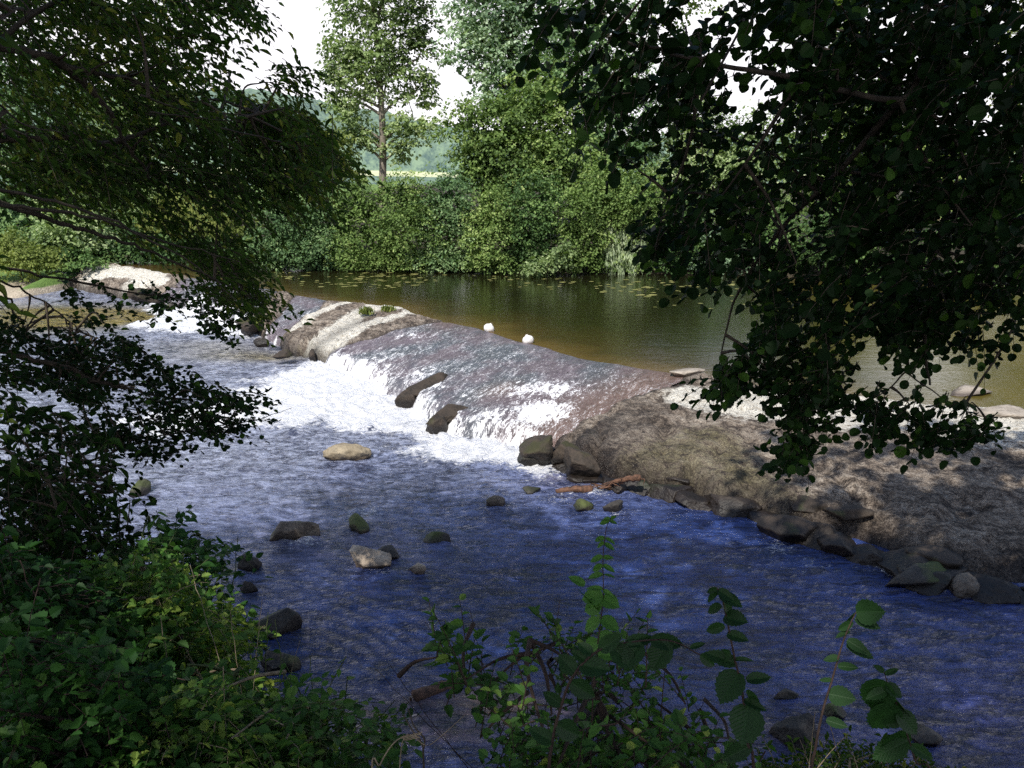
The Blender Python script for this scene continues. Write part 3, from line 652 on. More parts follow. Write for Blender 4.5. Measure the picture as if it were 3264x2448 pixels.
M['vein_dark'] = vein_mat('veined_leaf', (.008, .026, .010), (.024, .075, .017)); M['vein_light'] = vein_mat('young_veined_leaf', (.03, .10, .02), (.10, .24, .04))
def place_leaves(C_, D, N_, L, Wd, T):
    """returns verts, faces for leaves at base C_, axis D, normal N_"""
    D = D/(np.linalg.norm(D, axis=1)[:, None]+1e-9)
    N_ = N_-(N_*D).sum(1)[:, None]*D; N_ /= np.linalg.norm(N_, axis=1)[:, None]+1e-9
    S = np.cross(N_, D); TV, TF = T; n = len(C_); m = len(TV)
    L = np.broadcast_to(L, (n,))[:, None, None]; Wd = np.broadcast_to(Wd, (n,))[:, None, None]
    V = C_[:, None]+D[:, None]*TV[None, :, 0:1]*L+S[:, None]*TV[None, :, 1:2]*Wd+N_[:, None]*TV[None, :, 2:3]*L
    Fc = (TF[None]+(np.arange(n)*m)[:, None, None]).reshape(-1, TF.shape[1])
    return V.reshape(-1, 3), Fc, m
def sprays(O, D, Ln, nl, L, Wd, T, droop=.25, up=(0, 0, 1), tilt=.45, spread=.85, tint=None, leafdroop=.25):
    """twigs at O along D of length Ln, nl leaves each. returns (V, F, tint, twig polylines)"""
    n = len(O); D = D/(np.linalg.norm(D, axis=1)[:, None]+1e-9)
    S = np.cross(D, np.array([0, 0, 1.])); S /= np.linalg.norm(S, axis=1)[:, None]+1e-9
    s = (np.arange(nl)+.6)/nl; s = np.broadcast_to(s, (n, nl))+R.uniform(-.3, .3, (n, nl))/nl; s = np.clip(s, 0.05, 1)
    Ln = np.broadcast_to(Ln, (n,))
    g = np.array([0, 0, -1.])
    pos = O[:, None]+D[:, None]*(s*Ln[:, None])[..., None]+g*(droop*(s*Ln[:, None])**2/np.maximum(Ln[:, None], .1))[..., None]
    side = np.where(np.arange(nl) % 2 == 0, 1., -1.)[None, :, None]
    dd = D[:, None]*(.45+.5*(s[..., None] > .9))+S[:, None]*side*spread+R.normal(size=(n, nl, 3))*.28+g*leafdroop
    nn = np.array(up)+R.normal(size=(n, nl, 3))*tilt
    sz = np.repeat(R.uniform(.8, 1.15, n), nl)*R.uniform(.6, 1.2, n*nl)
    V, Fc, m = place_leaves(pos.reshape(-1, 3), dd.reshape(-1, 3), nn.reshape(-1, 3), L*sz, Wd*sz, T)
    t = (np.repeat(R.uniform(0, 1, n) if tint is None else tint, nl)*.6+R.uniform(0, 1, n*nl)*.4); t = np.where(R.rand(n*nl) > .965, 1.15, t)
    ss = np.array([0, .35, .7, 1.]); tw = O[:, None]+D[:, None]*(ss[None]*Ln[:, None])[..., None]+g*(droop*(ss[None]*Ln[:, None])**2/np.maximum(Ln[:, None], .1))[..., None]
    return V, Fc, np.repeat(t, m), tw
def tubes_batch(mb, tw, r0, r1, k=3, a=.5):
    n, m, _ = tw.shape
    T = np.gradient(tw, axis=1); T /= np.linalg.norm(T, axis=2)[..., None]+1e-9
    A = np.cross(T, np.array([.3, .5, .8])); A /= np.linalg.norm(A, axis=2)[..., None]+1e-9; B = np.cross(T, A)
    an = np.arange(k)*2*math.pi/k; rad = np.linspace(r0, r1, m)
    V = tw[:, :, None]+rad[None, :, None, None]*(np.cos(an)[None, None, :, None]*A[:, :, None]+np.sin(an)[None, None, :, None]*B[:, :, None])
    i = np.arange(n*m*k).reshape(n, m, k); j = np.roll(i, -1, 2)
    mb.add(V.reshape(-1, 3), np.stack([i[:, :-1], j[:, :-1], j[:, 1:], i[:, 1:]], -1).reshape(-1, 4), a)
def pts_in(poly, n, Y0, Y1, cl=0.9, thr=-.1, seed=0.):
    """points whose direction lies in a picture-measured polygon, spread through the depth Y0..Y1, thinned into clumps"""
    xs = np.array([a for a, b in poly]); ys = np.array([b for a, b in poly]); out = []
    tot = 0
    while tot < n:
        a = R.uniform(xs.min(), xs.max(), n*2); b = R.uniform(ys.min(), ys.max(), n*2); Y = R.uniform(Y0, Y1, n*2)
        dx = (a-512)/F; dz = -(b-384)/F; dy = CT+dz*ST; t = Y/dy
        Q = np.stack([dx*t, Y, H+(-ST+dz*CT)*t], -1)
        m = inpoly(a, b, poly) & (pn(Q[:, 0]/cl+seed, Q[:, 1]/cl, Q[:, 2]/cl)+.15*R.normal(size=n*2) > thr)
        out.append(Q[m]); tot += m.sum()
    return np.concatenate(out)[:n]
def dirs(n, mean, j): return np.asarray(mean)[None]+R.normal(size=(n, 3))*j
def plant(name, label, cat, base, masses, leafmat, twigmat, limbs=(), trunk=None, group=None, connect=0, barkmat=None, cr=(.012, .004), folname='foliage', extra=None):
    """masses: dicts poly,n,Y,mean,jit,len,nl,L,W,T,... ; limbs: list of (points(world), r0, r1)"""
    root = empty(name, base, label, cat, group)
    fm_ = {}; tmb = MB(); allO = []
    for ms in masses:
        O = ms['O'] if 'O' in ms else pts_in(ms['poly'], ms['n'], *ms['Y'], ms.get('cl', .9), ms.get('thr', -.1), ms.get('seed', 0))
        gz = ground_z(O[:, 0], O[:, 1]); O = O[O[:, 2] > gz+.03]
        if not len(O): continue
        D = dirs(len(O), ms.get('mean', (0, 0, .3)), ms.get('jit', .5))
        tint = np.clip(R.uniform(0, 1, len(O))*ms.get('tr', .8)+ms.get('t0', 0.), 0, 1)
        V, Fc, t, tw = sprays(O-D/np.linalg.norm(D, axis=1)[:, None]*ms.get('len', .4)*.5, D, ms.get('len', .4)*R.uniform(.7, 1.3, len(O)), ms.get('nl', 9), ms['L'], ms['W'], ms['T'],
                              ms.get('droop', .25), ms.get('up', (0, 0, 1)), ms.get('tilt', .45), ms.get('spread', .85), tint, ms.get('ld', .25))
        fm_.setdefault(Fc.shape[1], MB()).add(V, Fc, t)
        tubes_batch(tmb, tw, ms.get('tw', .0035), .0012)
        if 'O' not in ms: allO.append(tw[:, 0])
    big = MB(); lp = []
    for pts, r0, r1 in limbs:
        q = smooth_path(pts, 8, 0); L_ = np.linalg.norm(np.diff(q, axis=0), axis=1).sum()
        q[1:-1] += fbm(np.arange(len(q)-2)*.5, r0*90, 0, 2)[:, None]*np.array([.008, .008, .008])*min(L_, 2)
        mb = MB(); mb.tube(q, np.linspace(r0, r1, len(q)), 8 if r0 > .02 else 5); mb.build('branch', barkmat or twigmat, root); lp.append(q)
    if trunk:
        q = smooth_path(trunk[0], 8, .0); mb = MB(); mb.tube(q, np.linspace(trunk[1], trunk[2], len(q)), 14)
        mb.build('trunk', barkmat or twigmat, root); lp.append(q)
    if connect and allO:
        A = np.concatenate(allO); A = A[R.permutation(len(A))[:connect]]
        LP = np.concatenate(lp) if lp else np.array([base])
        for a in A:
            dd = np.linalg.norm(LP-a, axis=1)+R.uniform(0, .5, len(LP)); j = LP[int(np.argmin(dd))]
            if np.linalg.norm(a-j) > 1.3: continue
            m_ = (a+j)/2+np.array([0, 0, .06*np.linalg.norm(a-j)])+R.normal(size=3)*.05*np.linalg.norm(a-j)
            q = smooth_path([j, m_, a], 5); tmb.tube(q, np.linspace(cr[0], cr[1], len(q)), 4)
    tmb.build('twigs', twigmat, root)
    merged = MB()
    for mb in fm_.values():
        merged.V += mb.V; merged.A += mb.A
        for kk, fl in mb.F.items(): merged.F.setdefault(kk, []).extend([f_+merged.n for f_ in fl])
        merged.n += mb.n
    merged.build(folname, leafmat, root, smooth=False)
    if extra: extra(root)
    return root

# ================================================================== near trees
# --- the dark tree leaning in from the left
bx = (-4.9, 4.6); bz = float(ground_z(*bx))
LM = dict(L=.072, W=.028, T=T_NARROW, nl=12, len=.42, mean=(.8, .1, -.15), jit=.35, droop=.5, tilt=.6, spread=.75, ld=.4)
A1 = [(0,-30),(262,-30),(255,8),(215,12),(222,40),(238,62),(262,92),(300,100),(318,115),(338,150),(326,175),(300,190),(285,205),(262,200),(252,235),(248,262),(236,255),(235,215),(200,195),(150,205),(100,205),(50,200),(0,185)]
A2 = [(200,250),(262,255),(262,285),(275,300),(255,305),(225,300),(200,285)]
A3 = [(285,66),(300,58),(316,62),(318,72),(305,82),(290,88),(275,90)]
A4 = [(150,215),(250,220),(250,262),(180,262),(120,235)]
sunD = np.array([-3., -7., 9.5])/np.linalg.norm([-3., -7., 9.5])
def over_crown(n, c, rad, thr=0., seed=0):
    Q = R.normal(size=(n*4, 3)); Q /= np.linalg.norm(Q, axis=1)[:, None]; Q = Q*R.uniform(.2, 1, (n*4, 1))**.4*np.array(rad)+np.array(c)
    m = pn(Q[:, 0]/1.1+seed, Q[:, 1]/1.1, Q[:, 2]/1.1) > thr
    # keep the overhead crown out of the picture: above the line of sight through the frame's top edge
    m &= (Q[:, 2]-H > .22*np.maximum(Q[:, 1], 0)+.5)
    return Q[m][:n]
ltree_limbs = [
    ([(bx[0], bx[1], bz+2.6), PD(-60, 20, 4.8), PD(0, 45, 5.0), PD(62, 65, 5.3), PD(108, 111, 5.6), PD(117, 131, 5.7), PD(150, 180, 5.9)], .035, .008),
    ([(bx[0], bx[1], bz+2.4), PD(-50, 140, 5.0), PD(0, 139, 5.2), PD(60, 138, 5.4), PD(114, 142, 5.7), PD(180, 120, 6.2), PD(240, 118, 6.6)], .028, .006),
    ([(bx[0], bx[1], bz+1.9), PD(-60, 185, 4.8), PD(0, 203, 5.0), PD(77, 228, 5.4), PD(114, 239, 5.6), PD(154, 253, 5.9), PD(215, 280, 6.3), PD(258, 300, 6.6)], .022, .004),
    ([PD(60, 66, 5.3), PD(110, 75, 5.6), PD(160, 92, 5.9), PD(200, 112, 6.2), PD(262, 115, 6.8)], .02, .005),
    ([PD(0, 40, 5.0), PD(40, 10, 5.2), PD(110, -20, 5.6), PD(200, -20, 6), PD(255, 5, 6.4)], .018, .004),
    ([PD(0, 205, 4.6), PD(80, 215, 4.9), PD(160, 240, 5.2), PD(240, 262, 5.6)], .012, .003),
    ([PD(0, 190, 4.6), PD(90, 212, 4.8), PD(190, 262, 5.2), PD(235, 300, 5.4)], .010, .003),
    ([PD(140, 95, 5.), PD(200, 115, 5.4), PD(250, 118, 5.8)], .006, .002),
    ([PD(150, 112, 4.9), PD(200, 118, 5.1), PD(245, 122, 5.4)], .005, .002),
    ([PD(220, 128, 5.2), PD(280, 142, 5.6), PD(312, 156, 5.8)], .006, .002),
    ([PD(0, 20, 4.2), PD(22, 8, 4.4), PD(30, 30, 4.6), PD(45, 60, 4.8)], .007, .003),
    ([PD(0, 105, 4.3), PD(25, 125, 4.5), PD(60, 132, 4.7)], .006, .003),
]
ltree_limbs = [([np.array(p) for p in pts], a, b) for pts, a, b in ltree_limbs]
plant('ash_tree', 'dark leafy tree leaning in from the left edge, its feathery boughs crossing the sky', 'tree', (bx[0], bx[1], bz),
      [dict(LM, poly=A1, n=980, Y=(5.2, 9.5), thr=.12, cl=.6, seed=3), dict(LM, poly=[(0,-30),(200,-30),(215,60),(240,140),(200,190),(0,190)], n=420, Y=(5, 10), thr=.0, cl=.6), dict(LM, poly=[(-420,-260),(-25,-260),(-25,420),(-380,480)], n=420, Y=(3.2, 7.0), thr=-.1), dict(LM, poly=A2, n=70, Y=(6, 7.5)), dict(LM, poly=A3, n=22, Y=(6.5, 7.2), thr=-2, nl=9),
       dict(LM, poly=A4, n=55, Y=(6, 8)),
       dict(LM, poly=[(262,95),(318,115),(340,155),(325,185),(280,200),(240,160)], n=360, Y=(7, 9), t0=.55, thr=-.15),
       dict(LM, O=over_crown(1500, (-6.5, -2.5, 12.5), (5, 5.2, 5), .12, 22), L=.26, W=.15),
       dict(LM, O=over_crown(520, (-4.2, 3.5, 8.2), (3.4, 3.6, 2.6), .02, 5), L=.16, W=.08)],
      M['ash'], M['twig'], ltree_limbs, ([(bx[0], bx[1], bz-.2), (bx[0]+.1, bx[1]+.1, bz+2), (bx[0]-.2, bx[1]-.1, bz+4.5), (bx[0]+.1, bx[1], bz+7)], .24, .08), connect=150, barkmat=M['bark'])

# --- low alder bough at the left
ba = (-5.6, 6.6); baz = float(ground_z(*ba))
AL = dict(L=.052, W=.045, T=T_ROUND, nl=8, len=.27, mean=(.8, .1, -.1), jit=.45, droop=.35, tilt=.5, ld=.2)
B1 = [(60,322),(92,345),(118,332),(150,352),(200,372),(228,388),(262,392),(258,415),(240,430),(205,432),(176,436),(150,430),(118,418),(92,402),(60,392),(30,372)]
B2 = [(0,310),(50,330),(90,345),(110,380),(90,400),(40,385),(0,380)]
B3 = [(60,265),(110,285),(150,298),(175,320),(150,318),(115,312),(90,330),(78,322),(60,300),(40,280)]
B4 = [(175,290),(215,300),(262,290),(278,300),(255,312),(225,318),(222,338),(205,322),(180,312),(140,285)]
B5 = [(95,420),(150,432),(180,445),(170,462),(140,452),(110,445),(60,440),(50,425)]
alimbs = [([(ba[0], ba[1], baz+1.2), PD(-60, 330, 6.2), PD(0, 350, 6.3), PD(68, 368, 6.5), PD(93, 379, 6.6), PD(139, 391, 6.8), PD(205, 404, 7.1), PD(252, 412, 7.4)], .03, .004),
          ([(ba[0], ba[1], baz+1.6), PD(-40, 260, 6.3), PD(0, 280, 6.6), PD(35, 297, 6.9), PD(70, 323, 7.2), PD(100, 340, 7.4)], .014, .004),
          ([(ba[0], ba[1], baz+1.4), PD(-30, 270, 6.0), PD(0, 288, 6.2), PD(16, 315, 6.3), PD(28, 338, 6.4)], .016, .006),
          ([PD(-60, 250, 6.3), PD(40, 275, 7), PD(120, 290, 7.6), PD(200, 300, 8.0), PD(262, 295, 8.5)], .014, .003),
          ([(ba[0], ba[1], baz+.9), PD(60, 470, 6.6), PD(131, 445, 7.0), PD(185, 431, 7.3), PD(247, 422, 7.6), PD(292, 408, 7.8)], .014, .002)]
alimbs = [([np.array(p) for p in pts], a, b) for pts, a, b in alimbs]
def tw_leaves(root): pass
plant('alder_tree', 'low alder at the left edge with a long leafy bough over the white foam', 'tree', (ba[0], ba[1], baz),
      [dict(AL, poly=B1, n=340, Y=(6.5, 7.9), thr=-.1, cl=.4), dict(AL, poly=B2, n=100, Y=(6, 7.5), thr=.0, cl=.5), dict(AL, poly=B3, n=30, Y=(6.9, 8), cl=.4, L=.05, W=.044), dict(AL, poly=B4, n=75, Y=(7.6, 9), cl=.4, thr=.0), dict(AL, poly=B5, n=75, Y=(6.5, 7.6), thr=-.2),
       dict(AL, poly=[(185,428),(290,405),(292,412),(240,432),(195,442)], n=9, Y=(7.3, 7.8), thr=-9, nl=4, len=.25)],
      M['alder'], M['twig'], alimbs, ([(ba[0], ba[1], baz-.2), (ba[0]+.1, ba[1]-.1, baz+1.2), (ba[0]-.1, ba[1], baz+3.4), (ba[0]+.05, ba[1]+.1, baz+5.)], .12, .05), connect=60, barkmat=M['bark'])

# --- big alder on the right
br = (5.4, 4.6); brz = float(ground_z(*br))
AR = dict(L=.07, W=.062, T=T_ROUND, nl=7, len=.25, mean=(-.5, .1, -.35), jit=.45, droop=.4, tilt=.65, ld=.35)
C1 = [(518,-30),(1060,-30),(1060,230),(960,235),(885,235),(845,160),(800,120),(750,100),(700,100),(655,125),(635,170),(612,150),(600,130),(580,110),(560,90),(552,50),(530,35)]
C1d = [(780,-30),(1060,-30),(1060,300),(960,300),(860,330),(800,330),(835,250),(800,120)]
CL = [(640,120),(700,95),(770,100),(850,160),(850,270),(775,285),(715,262),(660,235)]
C2 = [(665,180),(800,190),(860,300),(850,350),(800,345),(775,325),(765,300),(745,275),(700,262),(665,252),(655,230)]
C3 = [(758,330),(785,305),(830,320),(850,360),(840,400),(800,410),(775,392),(750,374),(735,382),(715,392),(712,378),(738,360)]
C4 = [(700,375),(738,365),(745,380),(715,398)]
C5 = [(775,400),(860,395),(930,400),(985,415),(1008,432),(985,438),(930,442),(900,425),(870,438),(840,425),(800,440),(815,455),(800,474),(778,470),(765,440)]
C6 = [(850,280),(1040,275),(1040,330),(980,360),(950,330),(900,340),(860,330)]
C7 = [(875,300),(930,290),(945,345),(920,365),(890,350)]
C8 = [(630,222),(655,225),(700,262),(740,268),(745,280),(700,275),(640,245)]
rl = [([(br[0], br[1], brz+3.2), PD(980, -60, 5.0), PD(925, 20, 5.0), PD(905, 60, 5.), PD(890, 110, 5.1), PD(878, 170, 5.2), PD(860, 240, 5.4)], .032, .010),
      ([(br[0], br[1], brz+3.0), PD(1000, 80, 4.6), PD(900, 100, 4.4), PD(800, 80, 4.3), PD(700, 60, 4.3), PD(620, 40, 4.4), PD(560, 20, 4.5)], .022, .004),
      ([(br[0], br[1], brz+2.4), PD(1010, 220, 5.2), PD(940, 235, 5.4), PD(930, 300, 5.5), PD(925, 345, 5.6), PD(930, 385, 5.7)], .03, .007),
      ([PD(928, 350, 5.6), PD(905, 372, 5.7), PD(880, 395, 5.8), PD(830, 415, 5.8)], .008, .003),
      ([PD(900, 100, 4.6), PD(840, 170, 4.9), PD(780, 230, 5.2), PD(735, 300, 5.4), PD(718, 370, 5.5)], .02, .004),
      ([PD(860, 240, 5.3), PD(835, 320, 5.5), PD(812, 400, 5.6), PD(795, 462, 5.6)], .012, .003),
      ([PD(700, 60, 4.4), PD(690, 140, 4.6), PD(665, 210, 4.8), PD(655, 250, 4.9)], .012, .003),
      ([PD(930, 300, 5.5), PD(880, 320, 5.5), PD(850, 345, 5.6)], .01, .003),
      ([PD(800, 80, 4.3), PD(755, 150, 4.4), PD(715, 205, 4.6)], .014, .003),
      ([PD(905, 372, 5.7), PD(950, 402, 5.8), PD(1000, 428, 5.8)], .006, .002)]
rl = [([np.array(p) for p in pts], a, b) for pts, a, b in rl]
plant('alder_tree', 'large alder filling the upper right with near-black round leaves hanging over the pool', 'tree', (br[0], br[1], brz),
      [dict(AR, poly=C1, n=430, Y=(3.9, 6.0), thr=.08, cl=.45, seed=1.), dict(AR, poly=C1d, n=560, Y=(4.2, 7.0), thr=.0, cl=.55, seed=8), dict(AR, poly=C2, n=90, Y=(4.6, 6.0), thr=.08, cl=.55),
       dict(AR, poly=C3, n=140, Y=(5.2, 6.0), thr=-.3, L=.066, W=.06), dict(AR, poly=C4, n=16, Y=(5.3, 5.8), thr=-9, L=.06, W=.055, nl=6), dict(AR, poly=C5, n=125, Y=(5.4, 6.0), thr=-.15, cl=.35, L=.066, W=.06),
       dict(AR, poly=C6, n=120, Y=(5, 6.5), thr=-.1), dict(AR, poly=C7, n=26, Y=(5.4, 5.9)), dict(AR, poly=[(1040,-260),(1500,-260),(1450,330),(1050,330)], n=420, Y=(3.8, 7.0), thr=-.1), dict(AR, poly=CL, n=150, Y=(4.3, 6.), thr=.0, cl=.22, len=.2, L=.055, W=.05), dict(AR, poly=C8, n=22, Y=(4.9, 5.6)),
       dict(AR, O=over_crown(2400, (2.5, -3.2, 13.5), (7, 5.2, 5), .08, 12), L=.26, W=.22),
       dict(AR, O=over_crown(450, (3.6, 4.0, 9.6), (3.8, 4.2, 2.6), -.12, 2), L=.15, W=.13), dict(AR, O=over_crown(450, (-.4, 1.6, 10.), (3.2, 2.6, 1.8), .0, 9), L=.15, W=.13),
       dict(AR, O=over_crown(420, (6.5, 5.0, 8.), (3.0, 3.0, 3.2), -.1, 4), L=.15, W=.13)],
      M['alder'], M['twig'], rl, ([(br[0], br[1], brz-.3), (br[0]-.1, br[1], brz+2.4), (br[0]-.3, br[1]-.1, brz+5), (br[0]-.6, br[1], brz+9)], .26, .08), connect=140, barkmat=M['bark'])

# ================================================================== bank vegetation (near)
BR = dict(L=.05, W=.036, T=T_BRAM, nl=9, len=.38, mean=(.4, .3, .25), jit=.5, droop=.5, tilt=.4, ld=.15, tw=.003)
def stems_from(base, tips, r0=.008, r1=.002, arch=.35):
    out = []
    for t in tips:
        t = np.array(t, float); b = np.array([base[0]+R.normal()*.25, base[1]+R.normal()*.2, 0]); b[2] = float(ground_z(b[0], b[1]))-.05
        m = b*.35+t*.65; m[2] += arch*np.linalg.norm(t-b)*.35
        out.append(([b, (b+m)/2+[0, 0, .1], m, t], r0, r1))
    return out
def G(px, py, Y):
    q = PD(px, py, Y); return (q[0], q[1], float(ground_z(q[0], q[1])))
b0 = G(95, 600, 5.2)
plant('elder_shrub', 'dark shrub with drooping pointed leaves at the left edge in front of pale water', 'shrub', b0,
      [dict(BR, poly=[(0,395),(60,400),(110,440),(135,470),(140,500),(120,520),(100,540),(118,575),(90,590),(0,590)], n=170, Y=(4.6, 6.4), L=.10, W=.04, T=T_NARROW, mean=(.5, .1, -.05), thr=-.02, cl=.5, ld=.35, nl=8),
       dict(BR, poly=[(0,460),(110,500),(125,560),(115,620),(0,640)], n=240, Y=(4.8, 6.6), L=.075, W=.038, T=T_OVATE, mean=(.4, .1, .1), thr=-.1, cl=.5)],
      M['alder'], M['twig'], stems_from(b0, [PD(60, 410, 5.4), PD(20, 420, 5.2), PD(75, 440, 5.6), PD(110, 470, 5.8), PD(130, 500, 5.6), PD(45, 470, 5.)], .012, .004, .1), connect=60)
b0 = G(170, 680, 5.2)
plant('sapling_bush', 'bush of broad leaves against pale water at left, right of the dark shrub', 'shrub', b0,
      [dict(BR, poly=[(120,545),(165,520),(178,512),(190,530),(215,540),(242,532),(238,545),(215,556),(236,562),(225,580),(205,590),(200,620),(215,640),(190,660),(100,660),(90,600)], n=300, Y=(5., 6.3), L=.075, W=.05, T=T_OVATE, mean=(.5, .1, .5), thr=-.15, cl=.5, nl=8, t0=.1)],
      M['hazel'], M['greenstem'], stems_from(b0, [PD(178, 508, 5.8), PD(150, 525, 5.7), PD(200, 535, 5.8), PD(238, 535, 5.9), PD(225, 560, 5.8), PD(205, 590, 5.6)], .008, .003, .15), connect=60)
b0 = G(140, 740, 4.2)
plant('bramble_bush', 'tangled bramble with sunlit yellow green leaves in the middle of the left bank', 'shrub', b0,
      [dict(BR, poly=[(90,560),(150,550),(220,600),(250,620),(232,660),(262,690),(240,705),(120,700),(60,640)], n=620, Y=(4.0, 5.2), L=.058, W=.044, thr=-.1, cl=.5, t0=.25, tr=.8),
       dict(BR, poly=[(0,620),(110,600),(230,680),(260,720),(120,760),(0,760)], n=520, Y=(3.6, 5.0), thr=-.4, L=.075, W=.055, tr=.45)],
      M['bramble'], M['greenstem'], stems_from(b0, [PD(262, 640, 4.6), PD(215, 595, 4.8), PD(170, 580, 4.6), PD(120, 560, 4.9), PD(300, 690, 4.3), PD(268, 612, 4.8), PD(135, 545, 4.9)], .006, .0025, .25), connect=70)
b0 = G(60, 780, 3.4)
plant('bramble_bush', 'mass of broad shaded bramble and ivy leaves in the bottom left corner', 'shrub', b0,
      [dict(BR, poly=[(-20,600),(60,620),(130,650),(190,700),(220,800),(-20,800)], n=620, Y=(2.9, 4.2), L=.066, W=.054, thr=-.4, mean=(.3, .2, .2), tr=.6, tilt=.5),
       dict(BR, poly=[(-20,540),(60,560),(120,620),(100,680),(-20,660)], n=350, Y=(3.6, 4.8), L=.07, W=.045, thr=-.3, tr=.25)],
      M['hazel'], M['redstem'], stems_from(b0, [PD(20, 560, 3.6), PD(150, 640, 3.4), PD(80, 640, 3.5), PD(120, 690, 3.3), PD(40, 610, 3.8), PD(180, 740, 3.1)], .006, .0025, .25), connect=60)
b0 = G(270, 800, 3.4)
plant('nettle_patch', 'bright green clump of toothed leaves and arching canes at the bottom edge, left of centre', 'shrub', b0,
      [dict(BR, poly=[(150,680),(230,672),(275,690),(300,720),(330,735),(300,760),(290,800),(120,800)], n=430, Y=(3.0, 4.0), L=.056, W=.042, T=T_BRAM, thr=-.2, cl=.4, t0=.25, mean=(.4, .1, .4)),
       dict(BR, poly=[(290,680),(360,700),(400,715),(395,760),(400,800),(270,800),(290,730)], n=130, Y=(3.0, 3.9), L=.056, W=.038, T=T_OVATE, thr=-.1, cl=.4, mean=(.5, .1, .4))],
      M['bramble'], M['greenstem'], stems_from(b0, [PD(310, 655, 3.9), PD(330, 735, 3.2), PD(275, 620, 4.2), PD(360, 705, 3.5), PD(395, 700, 3.5), PD(240, 668, 3.6), PD(345, 720, 3.3)], .005, .002, .3), connect=50)
b0 = G(560, 830, 3.4)
HZ = dict(L=.07, W=.058, T=T_BRAM, nl=7, len=.3, mean=(0., .1, .8), jit=.5, droop=.2, tilt=.5, ld=.1)
plant('elm_bush', 'leafy bush of small toothed leaves at the bottom centre with many upright shoots', 'shrub', b0,
      [dict(HZ, poly=[(520,640),(555,620),(620,632),(665,650),(690,690),(650,700),(700,740),(720,800),(560,800),(500,760),(510,690),(485,650)], n=150, Y=(2.8, 3.8), thr=.0, cl=.3, L=.045, W=.035, t0=.1),
       dict(HZ, poly=[(425,625),(470,628),(480,655),(520,690),(520,720),(480,700),(450,680),(430,650)], n=22, Y=(3., 3.6), thr=-9, L=.06, W=.045),
       dict(HZ, poly=[(500,730),(720,720),(760,800),(480,800)], n=120, Y=(2.6, 3.3), thr=-.3, tr=.4, L=.055, W=.045)],
      M['bramble'], M['redstem'], stems_from(b0, [PD(425, 622, 3.5), PD(470, 610, 3.4), PD(390, 665, 3.3), PD(375, 668, 3.4), PD(560, 600, 3.3), PD(650, 640, 3.3), PD(705, 700, 3.3), PD(530, 640, 3.2), PD(590, 622, 3.2)], .003, .0012, .12), connect=45)
b0 = G(880, 860, 3.0)
plant('herb_clump', 'low ochre tinged herbs along the bottom edge, right of centre', 'plant', b0,
      [dict(HZ, poly=[(740,765),(830,745),(900,752),(960,765),(960,800),(720,800)], n=170, Y=(2.9, 3.5), thr=-.3, cl=.3, L=.035, W=.014, T=T_NARROW, nl=12, len=.2, t0=.1, tr=.5)],
      M['ash'], M['pale_twig'], stems_from(b0, [PD(815, 712, 3.0), PD(830, 725, 3.0), PD(800, 740, 3.), PD(880, 745, 3.)], .003, .0015, .1), connect=20)

b0 = G(215, 790, 3.3)
plant('weed_clump', 'fine leaved pale green weeds and thin stems poking above the bramble at bottom left', 'plant', b0,
      [dict(BR, poly=[(100,560),(150,545),(215,590),(250,640),(240,700),(130,700)], n=90, Y=(3.9, 4.8), L=.05, W=.013, T=T_NARROW, nl=12, len=.3, mean=(.3, .1, .6), t0=.5, tr=.5, thr=.0, cl=.35),
       dict(BR, poly=[(160,690),(260,690),(310,740),(290,770),(150,770)], n=90, Y=(2.9, 3.6), L=.045, W=.013, T=T_NARROW, nl=12, len=.22, mean=(.2, .1, .7), t0=.5, tr=.5, thr=.0, cl=.3)],
      M['bramble'], M['pale_twig'], stems_from(b0, [PD(132, 552, 4.3), PD(190, 565, 4.2), PD(262, 600, 4.1), PD(300, 640, 3.9), PD(160, 615, 3.8), PD(285, 672, 3.6), PD(230, 610, 3.8), PD(350, 700, 3.5)], .0035, .0015, .2), connect=30)
# single saplings with individually placed leaves
def sapling(label, stem, Y, leaves, mat, stemmat, r=.006, name='hazel_sapling'):
    pts = [PD(a, b, Y+c) for a, b, c in stem]; b = pts[0].copy(); g0 = float(ground_z(b[0], b[1]))
    root = empty(name, (b[0], b[1], g0), label, 'sapling'); base = b.copy(); base[2] = g0-.04
    q = smooth_path([base]+pts, 8) if base[2] < b[2] else smooth_path(pts, 8)
    mb = MB(); mb.tube(q, np.linspace(r, r*.3, len(q)), 6); mb.build('stem', stemmat, root)
    C_, D, N_, L, Wd, tt_ = [], [], [], [], [], []
    for (a, b_, ex, ey, wr, dy) in leaves:            # leaf from attachment (a,b) to tip (ex,ey)
        p0 = PD(a, b_, Y); p1 = PD(ex, ey, Y+dy); d = p1-p0; l = np.linalg.norm(d)
        C_.append(p0); D.append(d); N_.append(np.array([R.normal()*.35, -.75+R.normal()*.25, .75])); L.append(l*.88); Wd.append(l*wr*.85); tt_.append(R.uniform(.2, .9))
    V, Fc, m = place_leaves(np.array(C_), np.array(D), np.array(N_), np.array(L), np.array(Wd), T_HAZEL)
    for i in range(len(L)):
        f_ = Fc[2*i:2*i+2]; lo = i*m
        l_ = MB(); l_.add(V[lo:lo+m], f_-lo, tt_[i]); lf = l_.build('leaf', mat, root, smooth=False)
        ul = lf.data.uv_layers.new(name='UVMap'); li_ = np.zeros(len(lf.data.loops), np.int32); lf.data.loops.foreach_get('vertex_index', li_)
        ul.data.foreach_set('uv', T_HAZEL[0][li_][:, :2].astype(np.float32).ravel())
    return root
S1 = [(590,800,0),(591,740,0),(594,680,0),(597,650,0),(603,600,0),(603,560,0),(606,530,0),(611,518,0)]
L1 = []
